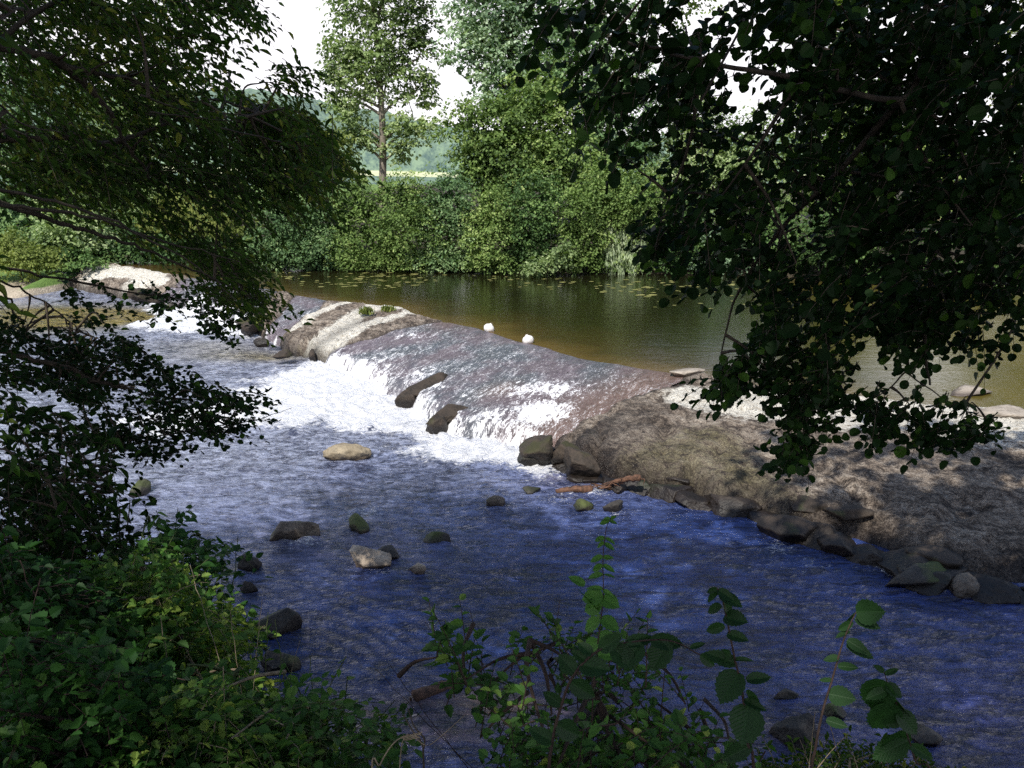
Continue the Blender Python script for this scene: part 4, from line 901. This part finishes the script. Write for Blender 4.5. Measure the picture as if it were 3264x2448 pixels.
for (y, xs, yl, xr, yr) in [(519,600,520,617,516),(521,597,524,618,524),(538,592,541,617,545),(543,595,548,616,551),(557,587,562,615,558),(565,590,572,617,573),(575,584,578,617,577),(590,583,587,617,600)]:
    x = float(np.interp(y, [518,530,560,600,650], [611,606,603,603,597])); L1 += [(x, y, xs, yl, .45, .03), (x, y, xr, yr, .42, -.03)]
L1 += [(603,595,578,600,.8,.02),(602,598,622,608,.85,-.05),(601,605,581,612,.8,.03),(600,620,581,632,.7,.02),(601,618,622,632,.75,-.04),(599,640,617,633,.9,.0),(599,642,580,650,.8,.02),(598,655,622,655,.6,.0),(585,585,566,575,.5,0),(600,612,574,585,.04,0)]
sapling('tall thin sapling rising alone into the blue water, its topmost leaves bright green', S1, 2.75, L1, M['vein_light'], M['redstem'], .004)
S2 = [(752,800,0),(747,740,0),(742,690,0),(735,660,0),(728,625,0),(722,598,0),(717,588,0)]
L2 = [(718,589,704,593,.45,.02),(718,590,737,602,.5,-.05),(719,592,704,604,.35,.03),(720,595,746,608,.6,-.05),(722,602,736,617,.7,.03),(722,606,704,613,.55,.03),(724,617,751,622,.75,-.05),(725,626,702,632,.5,.03),(727,634,752,641,.55,-.04),(731,652,712,664,.55,.03),(733,660,757,660,.3,-.03),(736,664,700,650,.5,.02),(739,672,716,708,.85,-.05),(741,690,722,696,.5,0),(744,700,770,712,.4,-.05),(746,690,765,720,.3,0),(748,705,742,752,.95,-.08),(752,745,716,763,.5,.02),(746,680,776,676,.5,.0)]
sapling('sapling with large heart shaped toothed leaves, left of two at bottom right', S2, 2.0, L2, M['vein_dark'], M['redstem'], .005)
S3 = [(808,800,0),(815,750,0),(823,710,0),(832,680,0),(842,645,0),(850,625,0),(856,612,0)]
L3 = [(856,612,889,612,.9,-.06),(856,614,842,626,.45,.03),(855,618,885,630,.5,-.05),(853,622,835,632,.45,.02),(850,632,832,638,.4,.02),(847,640,872,655,.55,-.04),(846,645,880,660,.45,-.02),(840,658,820,660,.5,.02),(838,666,862,668,.45,-.03),(833,680,816,680,.35,.02),(829,694,860,700,.8,-.05),(826,720,852,728,.5,-.03)]
sapling('slim sapling with bent dark stem and one broad pale leaf at its top', S3, 2.15, L3, M['vein_dark'], M['redstem'], .005)
S4 = [(930,805,0),(915,760,0),(900,712,0),(890,690,0),(884,672,0)]
L4 = [(884,680,868,716,.8,.03),(886,684,905,700,.7,-.03),(888,690,862,700,.5,.0),(892,702,870,736,.8,.03),(897,712,922,738,.75,-.03),(905,730,880,758,.7,.03),(890,692,908,720,.6,.05),(910,745,938,762,.5,-.03),(908,740,866,762,.6,.02),(900,718,880,726,.8,.02),(884,672,872,664,.5,0),(884,674,902,668,.4,0)]
sapling('short sapling with drooping dark leaves, rightmost plant at the bottom edge', S4, 2.1, L4, M['vein_dark'], M['redstem'], .004)
S5 = [(548,800,0),(552,745,0),(560,710,0),(572,678,0),(592,655,0),(615,645,0),(650,640,0),(675,642,0),(700,655,0)]
L5 = [(575,672,556,652,.8,.03),(580,665,615,670,.7,-.05),(592,655,575,640,.7,.03),(600,650,625,632,.6,-.02),(612,646,640,672,.7,-.05),(625,644,660,636,.45,.02),(640,642,622,672,.75,-.05),(650,640,690,645,.5,.0),(668,641,648,676,.75,-.04),(690,648,708,642,.4,0),(570,682,600,700,.6,0),(562,705,540,690,.6,.02),(556,725,585,738,.7,.02),(553,742,525,726,.6,.02),(585,660,570,650,.7,0),(700,655,718,668,.6,0)]
sapling('arching shoot with dark broad leaves bending right over the water at bottom centre', S5, 2.3, L5, M['vein_dark'], M['redstem'], .006, 'elm_sapling')
def cane(label, stem, Y, mat, r, cat, name, fork=None):
    pts = [PD(a, b, Y) for a, b in stem]; b = pts[0]; g0 = float(ground_z(b[0], b[1]))
    root = empty(name, (b[0], b[1], g0), label, cat)
    base = np.array([b[0], b[1], g0-.03]); q = smooth_path(([base]+pts) if g0 < b[2] else pts, 8)
    mb = MB(); mb.tube(q, np.linspace(r, r*.35, len(q)), 6); mb.build('stem', mat, root)
    if fork:
        q = smooth_path([PD(a, b, Y) for a, b in fork], 6); mb = MB(); mb.tube(q, np.linspace(r*.8, r*.4, len(q)), 6); mb.build('side_twig', mat, root)
    return root
cane('bare forked dark twig standing in front of blue water at bottom centre left', [(424, 775), (422, 745), (412, 730), (403, 714)], 2.7, M['bark'], .005, 'twig', 'dead_twig', [(424, 748), (424, 738), (414, 726), (408, 708)])
gs = cane('pale straw coloured grass stalk arching to the right at the bottom edge', [(372, 790), (380, 765), (392, 745), (405, 736), (421, 735)], 2.0, M['pale_twig'], .0028, 'grass', 'grass_stalk')
V, Fc, m = place_leaves(np.array([PD(400+i*2, 738-i*.4, 2.0) for i in range(9)]), np.array([[.5, 0, .25*(-1)**i] for i in range(9)]), np.tile([0, -1., .3], (9, 1)), .02, .006, T_NARROW)
mb = MB(); mb.add(V, Fc, .8); mb.build('seed_head', M['pale_twig'], gs)
cane('thin straight dry stick leaning over the water at the bottom edge', [(400, 760), (430, 745), (465, 715)], 2.4, M['pale_twig'], .0025, 'twig', 'dead_twig')

# undergrowth on the near bank: one uncountable cover
gxr, gyr = R.uniform(-8, 7, 9000), R.uniform(-.5, 8.5, 9000); zz_ = ground_z(gxr, gyr)
m = (zz_ > .05) & (zz_ < 3.6) & (R.rand(9000) < .5)
O = np.stack([gxr, gyr, zz_], -1)[m]
V, Fc, t, tw = sprays(O, dirs(len(O), (.1, .2, 1), .4), .22, 7, .055, .035, T_OVATE, .2)
mb = MB(); mb.add(V, Fc, t*.7); o = mb.build('undergrowth', M['hazel'], smooth=False); tag(o, 'low ivy and weeds covering the near bank under the shrubs', 'undergrowth', kind='stuff')

# ================================================================== driftwood
k = NT('driftwood'); p = k.pos(); n = k.noise(k.scalev(p, 1, 1, 1), 18, 6, .7)
M['drift'] = k.done(k.n('BsdfPrincipled', Base_Color=k.ramp(n, [(.35, (.03, .014, .008)), (.65, (.19, .095, .055))]), Roughness=.8, Normal=k.bump(n, .9, .02)))
q0, q1 = P(599, 490, .0), P(640, 478, .35); root = empty('driftwood', (q0[0], q0[1], 0), 'reddish splintered branch stranded against the foot of the dark weir rocks', 'driftwood')
mb = MB(); mb.tube(smooth_path([q0, (q0+q1)/2+[0, 0, .06], q1], 6, .01), np.linspace(.015, .06, 13), 8); mb.build('limb', M['drift'], root)
mb = MB()
for i in range(9):
    a = q0*(1-i/10)+q1*(i/10); mb.tube(smooth_path([a, a+R.normal(size=3)*[.12, .06, .04]+[.0, 0, .06], a+R.normal(size=3)*[.25, .1, .05]+[-.12, 0, .03]], 4), np.linspace(.018, .004, 9), 5)
mb.build('splinters', M['drift'], root)
q0, q1 = P(556, 492, .03), P(592, 490, .05)
mb = MB(); mb.tube(smooth_path([q0, (q0+q1)/2+[0, .02, .02], q1], 6, .006), np.linspace(.045, .07, 13), 7); o = mb.build('driftwood', M['drift']); tag(o, 'flat reddish brown plank of driftwood lying half in the water, left of the splintered branch', 'driftwood')
q0, q1 = P(414, 700, -.02), P(470, 682, -.05)
mb = MB(); mb.tube(smooth_path([q0, (q0+q1)/2+[0, .0, .015], q1], 6, .006), np.linspace(.10, .07, 13), 10)
mb.tube(smooth_path([q0+[.02, 0, -.05], q0+[-.02, -.03, .0], q0+[-.03, -.05, .06]], 4), np.linspace(.03, .01, 9), 6)
o = mb.build('sunken_log', M['drift']); tag(o, 'waterlogged brown log just breaking the surface in the foreground', 'log')
# tufts on the weir
for px, py, lab in [(388, 311, 'green grass tuft on the sunlit pale strip of the weir, right of the other'), (366, 313, 'small green tuft on the sunlit pale strip of the weir, left of the other'), (256, 322, 'green plant growing on the mossy outcrop left of the small falls')]:
    q = P(px, py, .93); n = 110; d = dirs(n, (0, 0, 1), .4)
    V, Fc, m = place_leaves(np.tile(q, (n, 1))+R.normal(size=(n, 3))*[.08, .06, 0]+[0, 0, -.05], d, R.normal(size=(n, 3)), R.uniform(.10, .28, n), .010, T_NARROW)
    o = mesh('grass_tuft', V-q, Fc, M['yellow'], attrs={'tint': np.repeat(R.uniform(0, .8, n), m)}); o.location = tuple(q); tag(o, lab, 'grass')
# litter twigs and dead leaves on the dry rock
# ================================================================== far bank trees
def far_tree(name, label, cat, Y, lobes, mat, trunk=None, leaf=(.15, .10), cover=3.2, group=None, hang=0.0, inner=True, tr=.12, gap=-.25, barkmat=None, flat=.6, zmin=None):
    cx = float(np.mean([l[0] for l in lobes])); bq = PD(trunk[0][0] if trunk else cx, 270, Y)
    bz = float(ground_z(bq[0], bq[1])); root = empty(name, (bq[0], bq[1], bz), label, cat, group)
    Cs, Ds, Ns, Ls, Ts = [], [], [], [], []
    sc_ = Y/F
    for (px, py, rx, ry) in lobes:
        lt = R.uniform(-.15, .25)
        c = PD(px, py, Y+R.uniform(-.5, .5)); rad = np.array([rx*sc_, (rx+ry)*.5*sc_*.8, ry*sc_])
        nleaf = int(cover*math.pi*rx*ry/((leaf[0]*leaf[1])/(sc_*sc_)*.35)); per = 20; ncl = max(6, nleaf//per)
        q = R.normal(size=(ncl*3, 3)); q /= np.linalg.norm(q, axis=1)[:, None]
        q = q[(q[:, 1] < .55)]
        rr = R.uniform(.55, 1.05, len(q))+fbm(q[:, 0]*2.2+px, q[:, 1]*2.2, q[:, 2]*3.2, 3)*.36
        cc = c+q*rad*rr[:, None]
        mk = pn(cc[:, 0]*.9+px, cc[:, 1]*.9, cc[:, 2]*.9) > gap; cc = cc[mk][:ncl]; qq = q[mk][:ncl]; ncl = len(cc)
        n = qq*.45+np.array([0, -.1, flat*1.6])+R.normal(size=qq.shape)*.3; n /= np.linalg.norm(n, axis=1)[:, None]
        cr_ = .42*R.uniform(.6, 1.5, ncl)*min(1.3, max(.6, rx*sc_/1.5))
        hd = qq*[1, 1, 0]+R.normal(size=qq.shape)*[.35, .35, .12]+[0, 0, -.12]; hd /= np.linalg.norm(hd, axis=1)[:, None]
        n = n-(n*hd).sum(1)[:, None]*hd; n /= np.linalg.norm(n, axis=1)[:, None]; sd_ = np.cross(n, hd)
        s1 = R.uniform(-1, 1, (ncl, per, 1)); w = hd[:, None]*s1*1.15+sd_[:, None]*R.normal(size=(ncl, per, 1))*.42*(1.1-np.abs(s1)*.6)+n[:, None]*R.normal(size=(ncl, per, 1))*.07
        w[..., 2] -= .12*(s1[..., 0]+1)**2*.5
        if hang: w[..., 2] = -np.abs(w[..., 2])*hang*2.2; w[..., :2] *= .35
        pos = cc[:, None]+w*cr_[:, None, None]
        d = w+R.normal(size=w.shape)*.4+np.array([0, 0, -.25-hang*2])
        nn = n[:, None]+R.normal(size=w.shape)*.32
        Cs.append(pos.reshape(-1, 3)); Ds.append(d.reshape(-1, 3)); Ns.append(nn.reshape(-1, 3))
        Ls.append(R.uniform(.7, 1.3, ncl*per)); Ts.append(np.clip(np.repeat(R.uniform(0, 1, ncl), per)*.6+R.uniform(0, .25, ncl*per)+lt+(R.uniform(0, 1, ncl*per) > .93)*.5, 0, 1))  # a few leaves tinted brighter as painted highlights
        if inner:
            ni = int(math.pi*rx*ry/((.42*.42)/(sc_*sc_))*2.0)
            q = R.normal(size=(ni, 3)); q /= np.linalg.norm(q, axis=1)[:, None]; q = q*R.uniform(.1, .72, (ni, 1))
            Cs.append(c+q*rad); Ds.append(R.normal(size=(ni, 3))); Ns.append(R.normal(size=(ni, 3))); Ls.append(np.full(ni, .38/leaf[0])); Ts.append(np.zeros(ni))  # lowest tint paints the darkness inside the crown
    C_ = np.concatenate(Cs); D = np.concatenate(Ds); N_ = np.concatenate(Ns); L = np.concatenate(Ls); T_t = np.concatenate(Ts)
    gzz = ground_z(C_[:, 0], C_[:, 1]); wl_ = np.where(C_[:, 0] < -19, 0, ZP)
    m = C_[:, 2] > np.maximum(gzz, wl_)+.05
    C_, D, N_, L, T_t = C_[m], D[m], N_[m], L[m], T_t[m]
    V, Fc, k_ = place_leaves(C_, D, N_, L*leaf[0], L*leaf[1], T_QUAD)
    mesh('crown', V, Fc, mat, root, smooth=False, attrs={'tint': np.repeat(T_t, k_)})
    bm_ = barkmat or M['bark']; mb = MB()
    if trunk:
        pts = [np.array([bq[0], Y, bz-.2])]+[PD(a, b, Y) for a, b in trunk]
        pts = [p for i, p in enumerate(pts) if i == 0 or p[2] > bz]
    else:
        pts = [np.array([bq[0], Y, bz-.2]), PD(cx, max(l[1] for l in lobes), Y)]
        if pts[1][2] <= bz: pts[1] = np.array([bq[0], Y, bz+.5])
    q = smooth_path(pts, 6); mb.tube(q, np.linspace(tr, tr*.25, len(q)), 8)
    for (px, py, rx, ry) in lobes:
        c = PD(px, py, Y); j = q[int(np.argmin(np.linalg.norm(q-(c-[0, 0, ry*sc_*.9]), axis=1)))]
        mb.tube(smooth_path([j, (j+c)/2+R.normal(size=3)*.12, c, c+[R.normal()*.3, -.1, ry*sc_*.7]], 5), np.linspace(tr*.4, tr*.08, 16), 5)
    mb.build('trunk', bm_, root)
    return root
FT = far_tree
FT('poplar_tree', 'tall airy poplar with a pale straight trunk against the white sky', 'tree', 52, [(368,-25,34,50),(402,-30,30,45),(343,38,24,30),(350,72,26,28),(395,30,28,40),(420,55,17,30),(385,82,40,20),(416,92,18,20),(350,100,20,16),(352,128,22,26),(405,133,22,20),(372,52,26,36),(333,85,12,22),(425,25,14,25),(345,118,18,20),(412,118,20,20),(360,142,16,14),(398,148,16,12)], M['poplar'], [(383,150),(381,100),(378,50),(372,0),(368,-40)], (.22, .15), 2.1, inner=False, tr=.24, gap=-.08, barkmat=M['poplar_bark'])
FT('poplar_tree', 'dense silvery green poplar, widest of the tall trees right of the airy one', 'tree', 47, [(478,-10,36,60),(515,-20,38,60),(545,20,34,60),(470,55,26,36),(505,50,32,48),(535,90,34,40),(498,100,22,26)], M['silver'], [(515,150),(512,80),(508,10),(506,-40)], (.22, .15), 2.4, tr=.3, gap=-.15)
FT('broadleaf_tree', 'mid green spreading tree behind the bank bushes, below the silvery poplar', 'tree', 42, [(470,125,34,26),(505,130,38,34),(545,110,38,44),(525,165,48,30),(475,165,36,24),(560,160,38,34),(500,185,40,24)], M['far_green'], [(485,200),(490,160),(500,130)], (.17, .12), 2.6, tr=.2, gap=-.15)
FT('broadleaf_tree', 'tall green tree showing beneath the edge of the dark hanging alder leaves', 'tree', 44, [(575,90,36,50),(600,30,44,55),(620,110,44,50),(600,160,46,40),(645,180,40,40),(590,200,36,26)], M['far_blue'], [(600,210),(600,150),(600,80)], (.18, .12), 2.4, tr=.24, gap=-.2)
FT('broadleaf_tree', 'sunlit pale green tree seen through gaps in the alder leaves, left of the others there', 'tree', 43, [(690,160,40,40),(690,115,30,34),(740,185,44,44),(690,215,40,30),(735,145,34,36)], M['poplar'], [(700,230),(705,150),(705,90)], (.18, .12), 2.4, tr=.22, gap=-.1)
FT('broadleaf_tree', 'tree behind the thickest part of the dark alder crown', 'tree', 45, [(810,130,44,50),(830,190,50,50),(850,90,40,40),(870,150,44,46)], M['far_green'], [(830,230),(830,150),(830,90)], (.2, .14), 2.0, tr=.24, gap=0)
FT('broadleaf_tree', 'very tall tree rising out of the picture behind the middle of the alder crown', 'tree', 48, [(670,-40,40,60),(690,-120,50,70),(830,10,42,60),(850,-70,50,60),(800,-140,60,60)], M['far_green'], [(860,200),(850,60),(835,-60),(800,-160)], (.24, .16), 2.0, tr=.3, gap=-.15)
FT('broadleaf_tree', 'very tall tree at the right edge behind the alder crown', 'tree', 46, [(1060,180,50,60),(1050,100,50,60),(1070,0,60,70),(1000,-60,60,50),(930,-110,60,60),(1060,-130,60,60),(1120,100,60,80)], M['yellow'], [(1060,220),(1060,100),(1050,0),(1040,-80)], (.24, .16), 1.8, tr=.3, gap=-.15)
FT('broadleaf_tree', 'tree at the far right behind the alder crown, sky glinting around it', 'tree', 46, [(950,190,44,40),(995,200,44,40),(930,150,36,36)], M['far_green'], [(960,230),(960,150)], (.2, .14), 1.8, tr=.22, gap=.05)
FT('young_tree', 'yellowish young tree at the left, half hidden by the leaning ash boughs', 'tree', 43, [(232,205,22,24),(242,228,18,24),(222,190,16,18)], M['yellow'], [(235,235),(234,205)], (.15, .1), 2.6, tr=.1)
FT('willow_tree', 'pale weeping willow seen through gaps in the leaning ash', 'tree', 42, [(190,205,34,34),(205,235,30,26),(165,225,26,28)], M['yellow'], [(190,250),(190,215)], (.18, .05), 2.6, hang=.6, tr=.18)
FT('broadleaf_tree', 'green tree behind the leaning ash, left of the pale willow', 'tree', 44, [(110,150,50,46),(130,200,44,38),(80,205,40,34),(150,110,40,34)], M['poplar'], [(110,250),(110,180)], (.18, .12), 2.2, tr=.22, gap=-.05)
FT('broadleaf_tree', 'green tree at the far left edge behind the dark boughs', 'tree', 46, [(30,150,50,46),(10,210,44,34),(55,200,30,30),(20,80,50,46)], M['far_blue'], [(30,250),(30,180)], (.18, .12), 2.0, tr=.22, gap=0)
FT('orchard_tree', 'light yellow green tree at the right end of the leaning ash boughs', 'tree', 46, [(330,148,20,22),(318,170,22,22),(345,175,18,16)], M['yellow'], [(330,200),(330,165)], (.16, .11), 2.4, tr=.1)
GB = 'bushes along the far bank'
bush = [
 (37.6, [(285,222,30,26),(275,246,24,24),(300,250,26,20)], 'far_blue', 'blue green bush, leftmost on the far bank beyond the leaning ash'),
 (37.9, [(322,214,28,24),(330,240,30,28),(310,236,24,24)], 'far_blue', 'tall blue green bush on the far bank directly left of the poplar trunk'),
 (37.4, [(360,205,26,24),(368,235,32,30),(345,256,26,14)], 'far_green', 'bush on the far bank straight below the pale poplar trunk'),
 (37.2, [(405,196,26,24),(410,228,34,34),(395,256,30,14)], 'far_green', 'lighter green bush on the far bank, right of the poplar trunk'),
 (36.9, [(448,200,26,28),(450,232,32,32),(440,256,28,14)], 'far_blue', 'bush on the far bank left of the spreading tree trunk'),
 (36.6, [(492,212,28,28),(495,238,32,26),(486,258,24,12)], 'far_green', 'bush with layered boughs at the centre of the far bank'),
 (36.4, [(535,205,30,32),(530,240,30,28)], 'far_dark', 'darkest bush on the far bank, behind the overhanging clump'),
 (36.1, [(575,215,26,30),(590,240,26,24)], 'far_green', 'bush on the far bank directly left of the pale willow bush'),
 (35.0, [(553,263,18,10),(540,268,12,6),(565,252,12,10)], 'poplar', 'small leafy clump overhanging the water right of centre'),
 (36.6, [(610,190,30,34),(640,205,30,34)], 'far_green', 'bush rising behind the pale willow bush'),
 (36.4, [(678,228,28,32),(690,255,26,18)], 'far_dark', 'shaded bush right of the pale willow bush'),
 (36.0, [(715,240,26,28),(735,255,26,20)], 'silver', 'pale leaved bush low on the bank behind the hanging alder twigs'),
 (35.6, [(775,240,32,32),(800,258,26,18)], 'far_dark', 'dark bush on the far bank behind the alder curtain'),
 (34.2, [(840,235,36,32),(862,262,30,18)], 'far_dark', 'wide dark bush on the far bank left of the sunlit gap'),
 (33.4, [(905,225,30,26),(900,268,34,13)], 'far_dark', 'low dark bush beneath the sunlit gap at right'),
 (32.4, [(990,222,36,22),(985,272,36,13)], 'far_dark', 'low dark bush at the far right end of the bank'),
]
for Y, lb, mt, lab in bush:
    lb = lb+[(l[0]+R.uniform(-14, 14), 262+R.uniform(-4, 2), l[2]*.7, 8) for l in lb[:2]]
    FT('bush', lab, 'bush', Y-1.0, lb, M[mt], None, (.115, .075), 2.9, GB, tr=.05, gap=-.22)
FT('willow_bush', 'silvery weeping willow bush trailing over the water right of centre', 'bush', 35.6, [(628,215,20,22),(620,240,24,24),(642,236,22,24),(625,262,22,12),(645,264,18,10)], M['willow'], None, (.20, .045), 4.2, hang=.8, tr=.08, gap=-.3)
FT('bush', 'dense green bush on the left shore beyond the leaning ash boughs', 'bush', 38.6, [(80,232,32,26),(60,246,30,22),(92,262,14,20)], M['poplar'], None, (.15, .11), 3.0, 'bushes on the left shore', tr=.06)
FT('bush', 'yellow green bush above the grassy left shore', 'bush', 37.6, [(30,258,28,18),(10,250,24,20)], M['yellow'], None, (.13, .09), 3.0, 'bushes on the left shore', tr=.05)
FT('bush', 'dark bush beside the far end of the weir', 'bush', 37.5, [(88,268,14,16),(74,262,14,16)], M['far_dark'], None, (.13, .09), 3.4, 'bushes on the left shore', tr=.05)
FT('bush', 'dark bushy growth behind the far end of the weir under the ash boughs', 'bush', 39.5, [(130,248,36,22),(175,252,34,18),(215,255,30,16),(250,255,22,14)], M['far_dark'], None, (.14, .10), 3.2, 'bushes on the left shore', tr=.05)
# sandy bank seen through the right-hand gap
k = NT('sand'); p = k.pos(); n = k.noise(p, 3, 4); M['sand'] = k.done(k.n('BsdfPrincipled', Base_Color=k.ramp(n, [(.3, (.45, .33, .16)), (.7, (.75, .6, .35))]), Roughness=.95))
q = PD(950, 243, 44); XX2, YY2 = np.meshgrid(np.linspace(-7, 7, 40), np.linspace(-3, 3, 16)); Z2 = 1.55+YY2*.12+.25*fbm(XX2*.3, YY2*.3, 0, 2)+.25*sst(-3, 0, YY2)
o = mesh('sandy_path', np.stack([XX2+q[0], YY2+47, Z2], -1).reshape(-1, 3), grid_faces(*XX2.shape), M['sand']); tag(o, kind='structure')

# ================================================================== light, sky, camera
w = bpy.data.worlds.new('World'); sc.world = w; w.use_nodes = True; nt = w.node_tree; nt.nodes.clear()
out = nt.nodes.new('ShaderNodeOutputWorld'); sky = nt.nodes.new('ShaderNodeTexSky'); sky.sky_type = 'NISHITA'; sky.sun_disc = False
sky.sun_elevation = math.radians(51.3); sky.sun_rotation = math.atan2(-3, -7) % (2*math.pi); sky.air_density = 1.2; sky.dust_density = 1.0; sky.ozone_density = 2.5
bg = nt.nodes.new('ShaderNodeBackground'); bg.inputs[1].default_value = .15; nt.links.new(sky.outputs[0], bg.inputs[0])
bg2 = nt.nodes.new('ShaderNodeBackground'); bg2.inputs[0].default_value = (.97, .95, 1, 1); bg2.inputs[1].default_value = 1.4
tc = nt.nodes.new('ShaderNodeTexCoord'); sp = nt.nodes.new('ShaderNodeSeparateXYZ'); nt.links.new(tc.outputs['Generated'], sp.inputs[0])
nz = nt.nodes.new('ShaderNodeTexNoise'); nz.inputs['Scale'].default_value = 3.0; nz.inputs['Detail'].default_value = 6; nt.links.new(tc.outputs['Generated'], nz.inputs[0])
mr = nt.nodes.new('ShaderNodeMath'); mr.operation = 'MULTIPLY_ADD'; nt.links.new(nz.outputs[0], mr.inputs[0]); mr.inputs[1].default_value = -.45; nt.links.new(sp.outputs[2], mr.inputs[2])
mp = nt.nodes.new('ShaderNodeMapRange'); mp.inputs[1].default_value = .02; mp.inputs[2].default_value = .22; mp.inputs[3].default_value = 1; mp.inputs[4].default_value = 0; nt.links.new(mr.outputs[0], mp.inputs[0])
mx = nt.nodes.new('ShaderNodeMixShader'); nt.links.new(mp.outputs[0], mx.inputs[0]); nt.links.new(bg.outputs[0], mx.inputs[1]); nt.links.new(bg2.outputs[0], mx.inputs[2]); nt.links.new(mx.outputs[0], out.inputs[0])
sl = bpy.data.lights.new('sun', 'SUN'); sl.energy = 5.0; sl.angle = math.radians(.53); sl.color = (1, .95, .86)
so = bpy.data.objects.new('sun', sl); COL.objects.link(so)
import mathutils
so.rotation_euler = mathutils.Vector((-sunD[0], -sunD[1], -sunD[2])).to_track_quat('-Z', 'Y').to_euler(); so.location = (-10, -20, 30)
cam = bpy.data.cameras.new('camera'); co = bpy.data.objects.new('camera', cam); COL.objects.link(co)
co.location = (0, 0, H); co.rotation_euler = (math.radians(90)-TH, 0, 0); cam.sensor_width = 36; cam.lens = 36*F/1024; cam.clip_end = 5000; cam.clip_start = .05
sc.camera = co
sc.view_settings.view_transform = 'Standard'; sc.view_settings.look = 'None'; sc.view_settings.exposure = 0
sc.render.engine = 'CYCLES'
cy = sc.cycles; cy.use_denoising = False; cy.sample_clamp_direct = 6; cy.max_bounces = 6; cy.diffuse_bounces = 3; cy.glossy_bounces = 3; cy.transmission_bounces = 3; cy.sample_clamp_indirect = 4; cy.caustics_reflective = False; cy.caustics_refractive = False
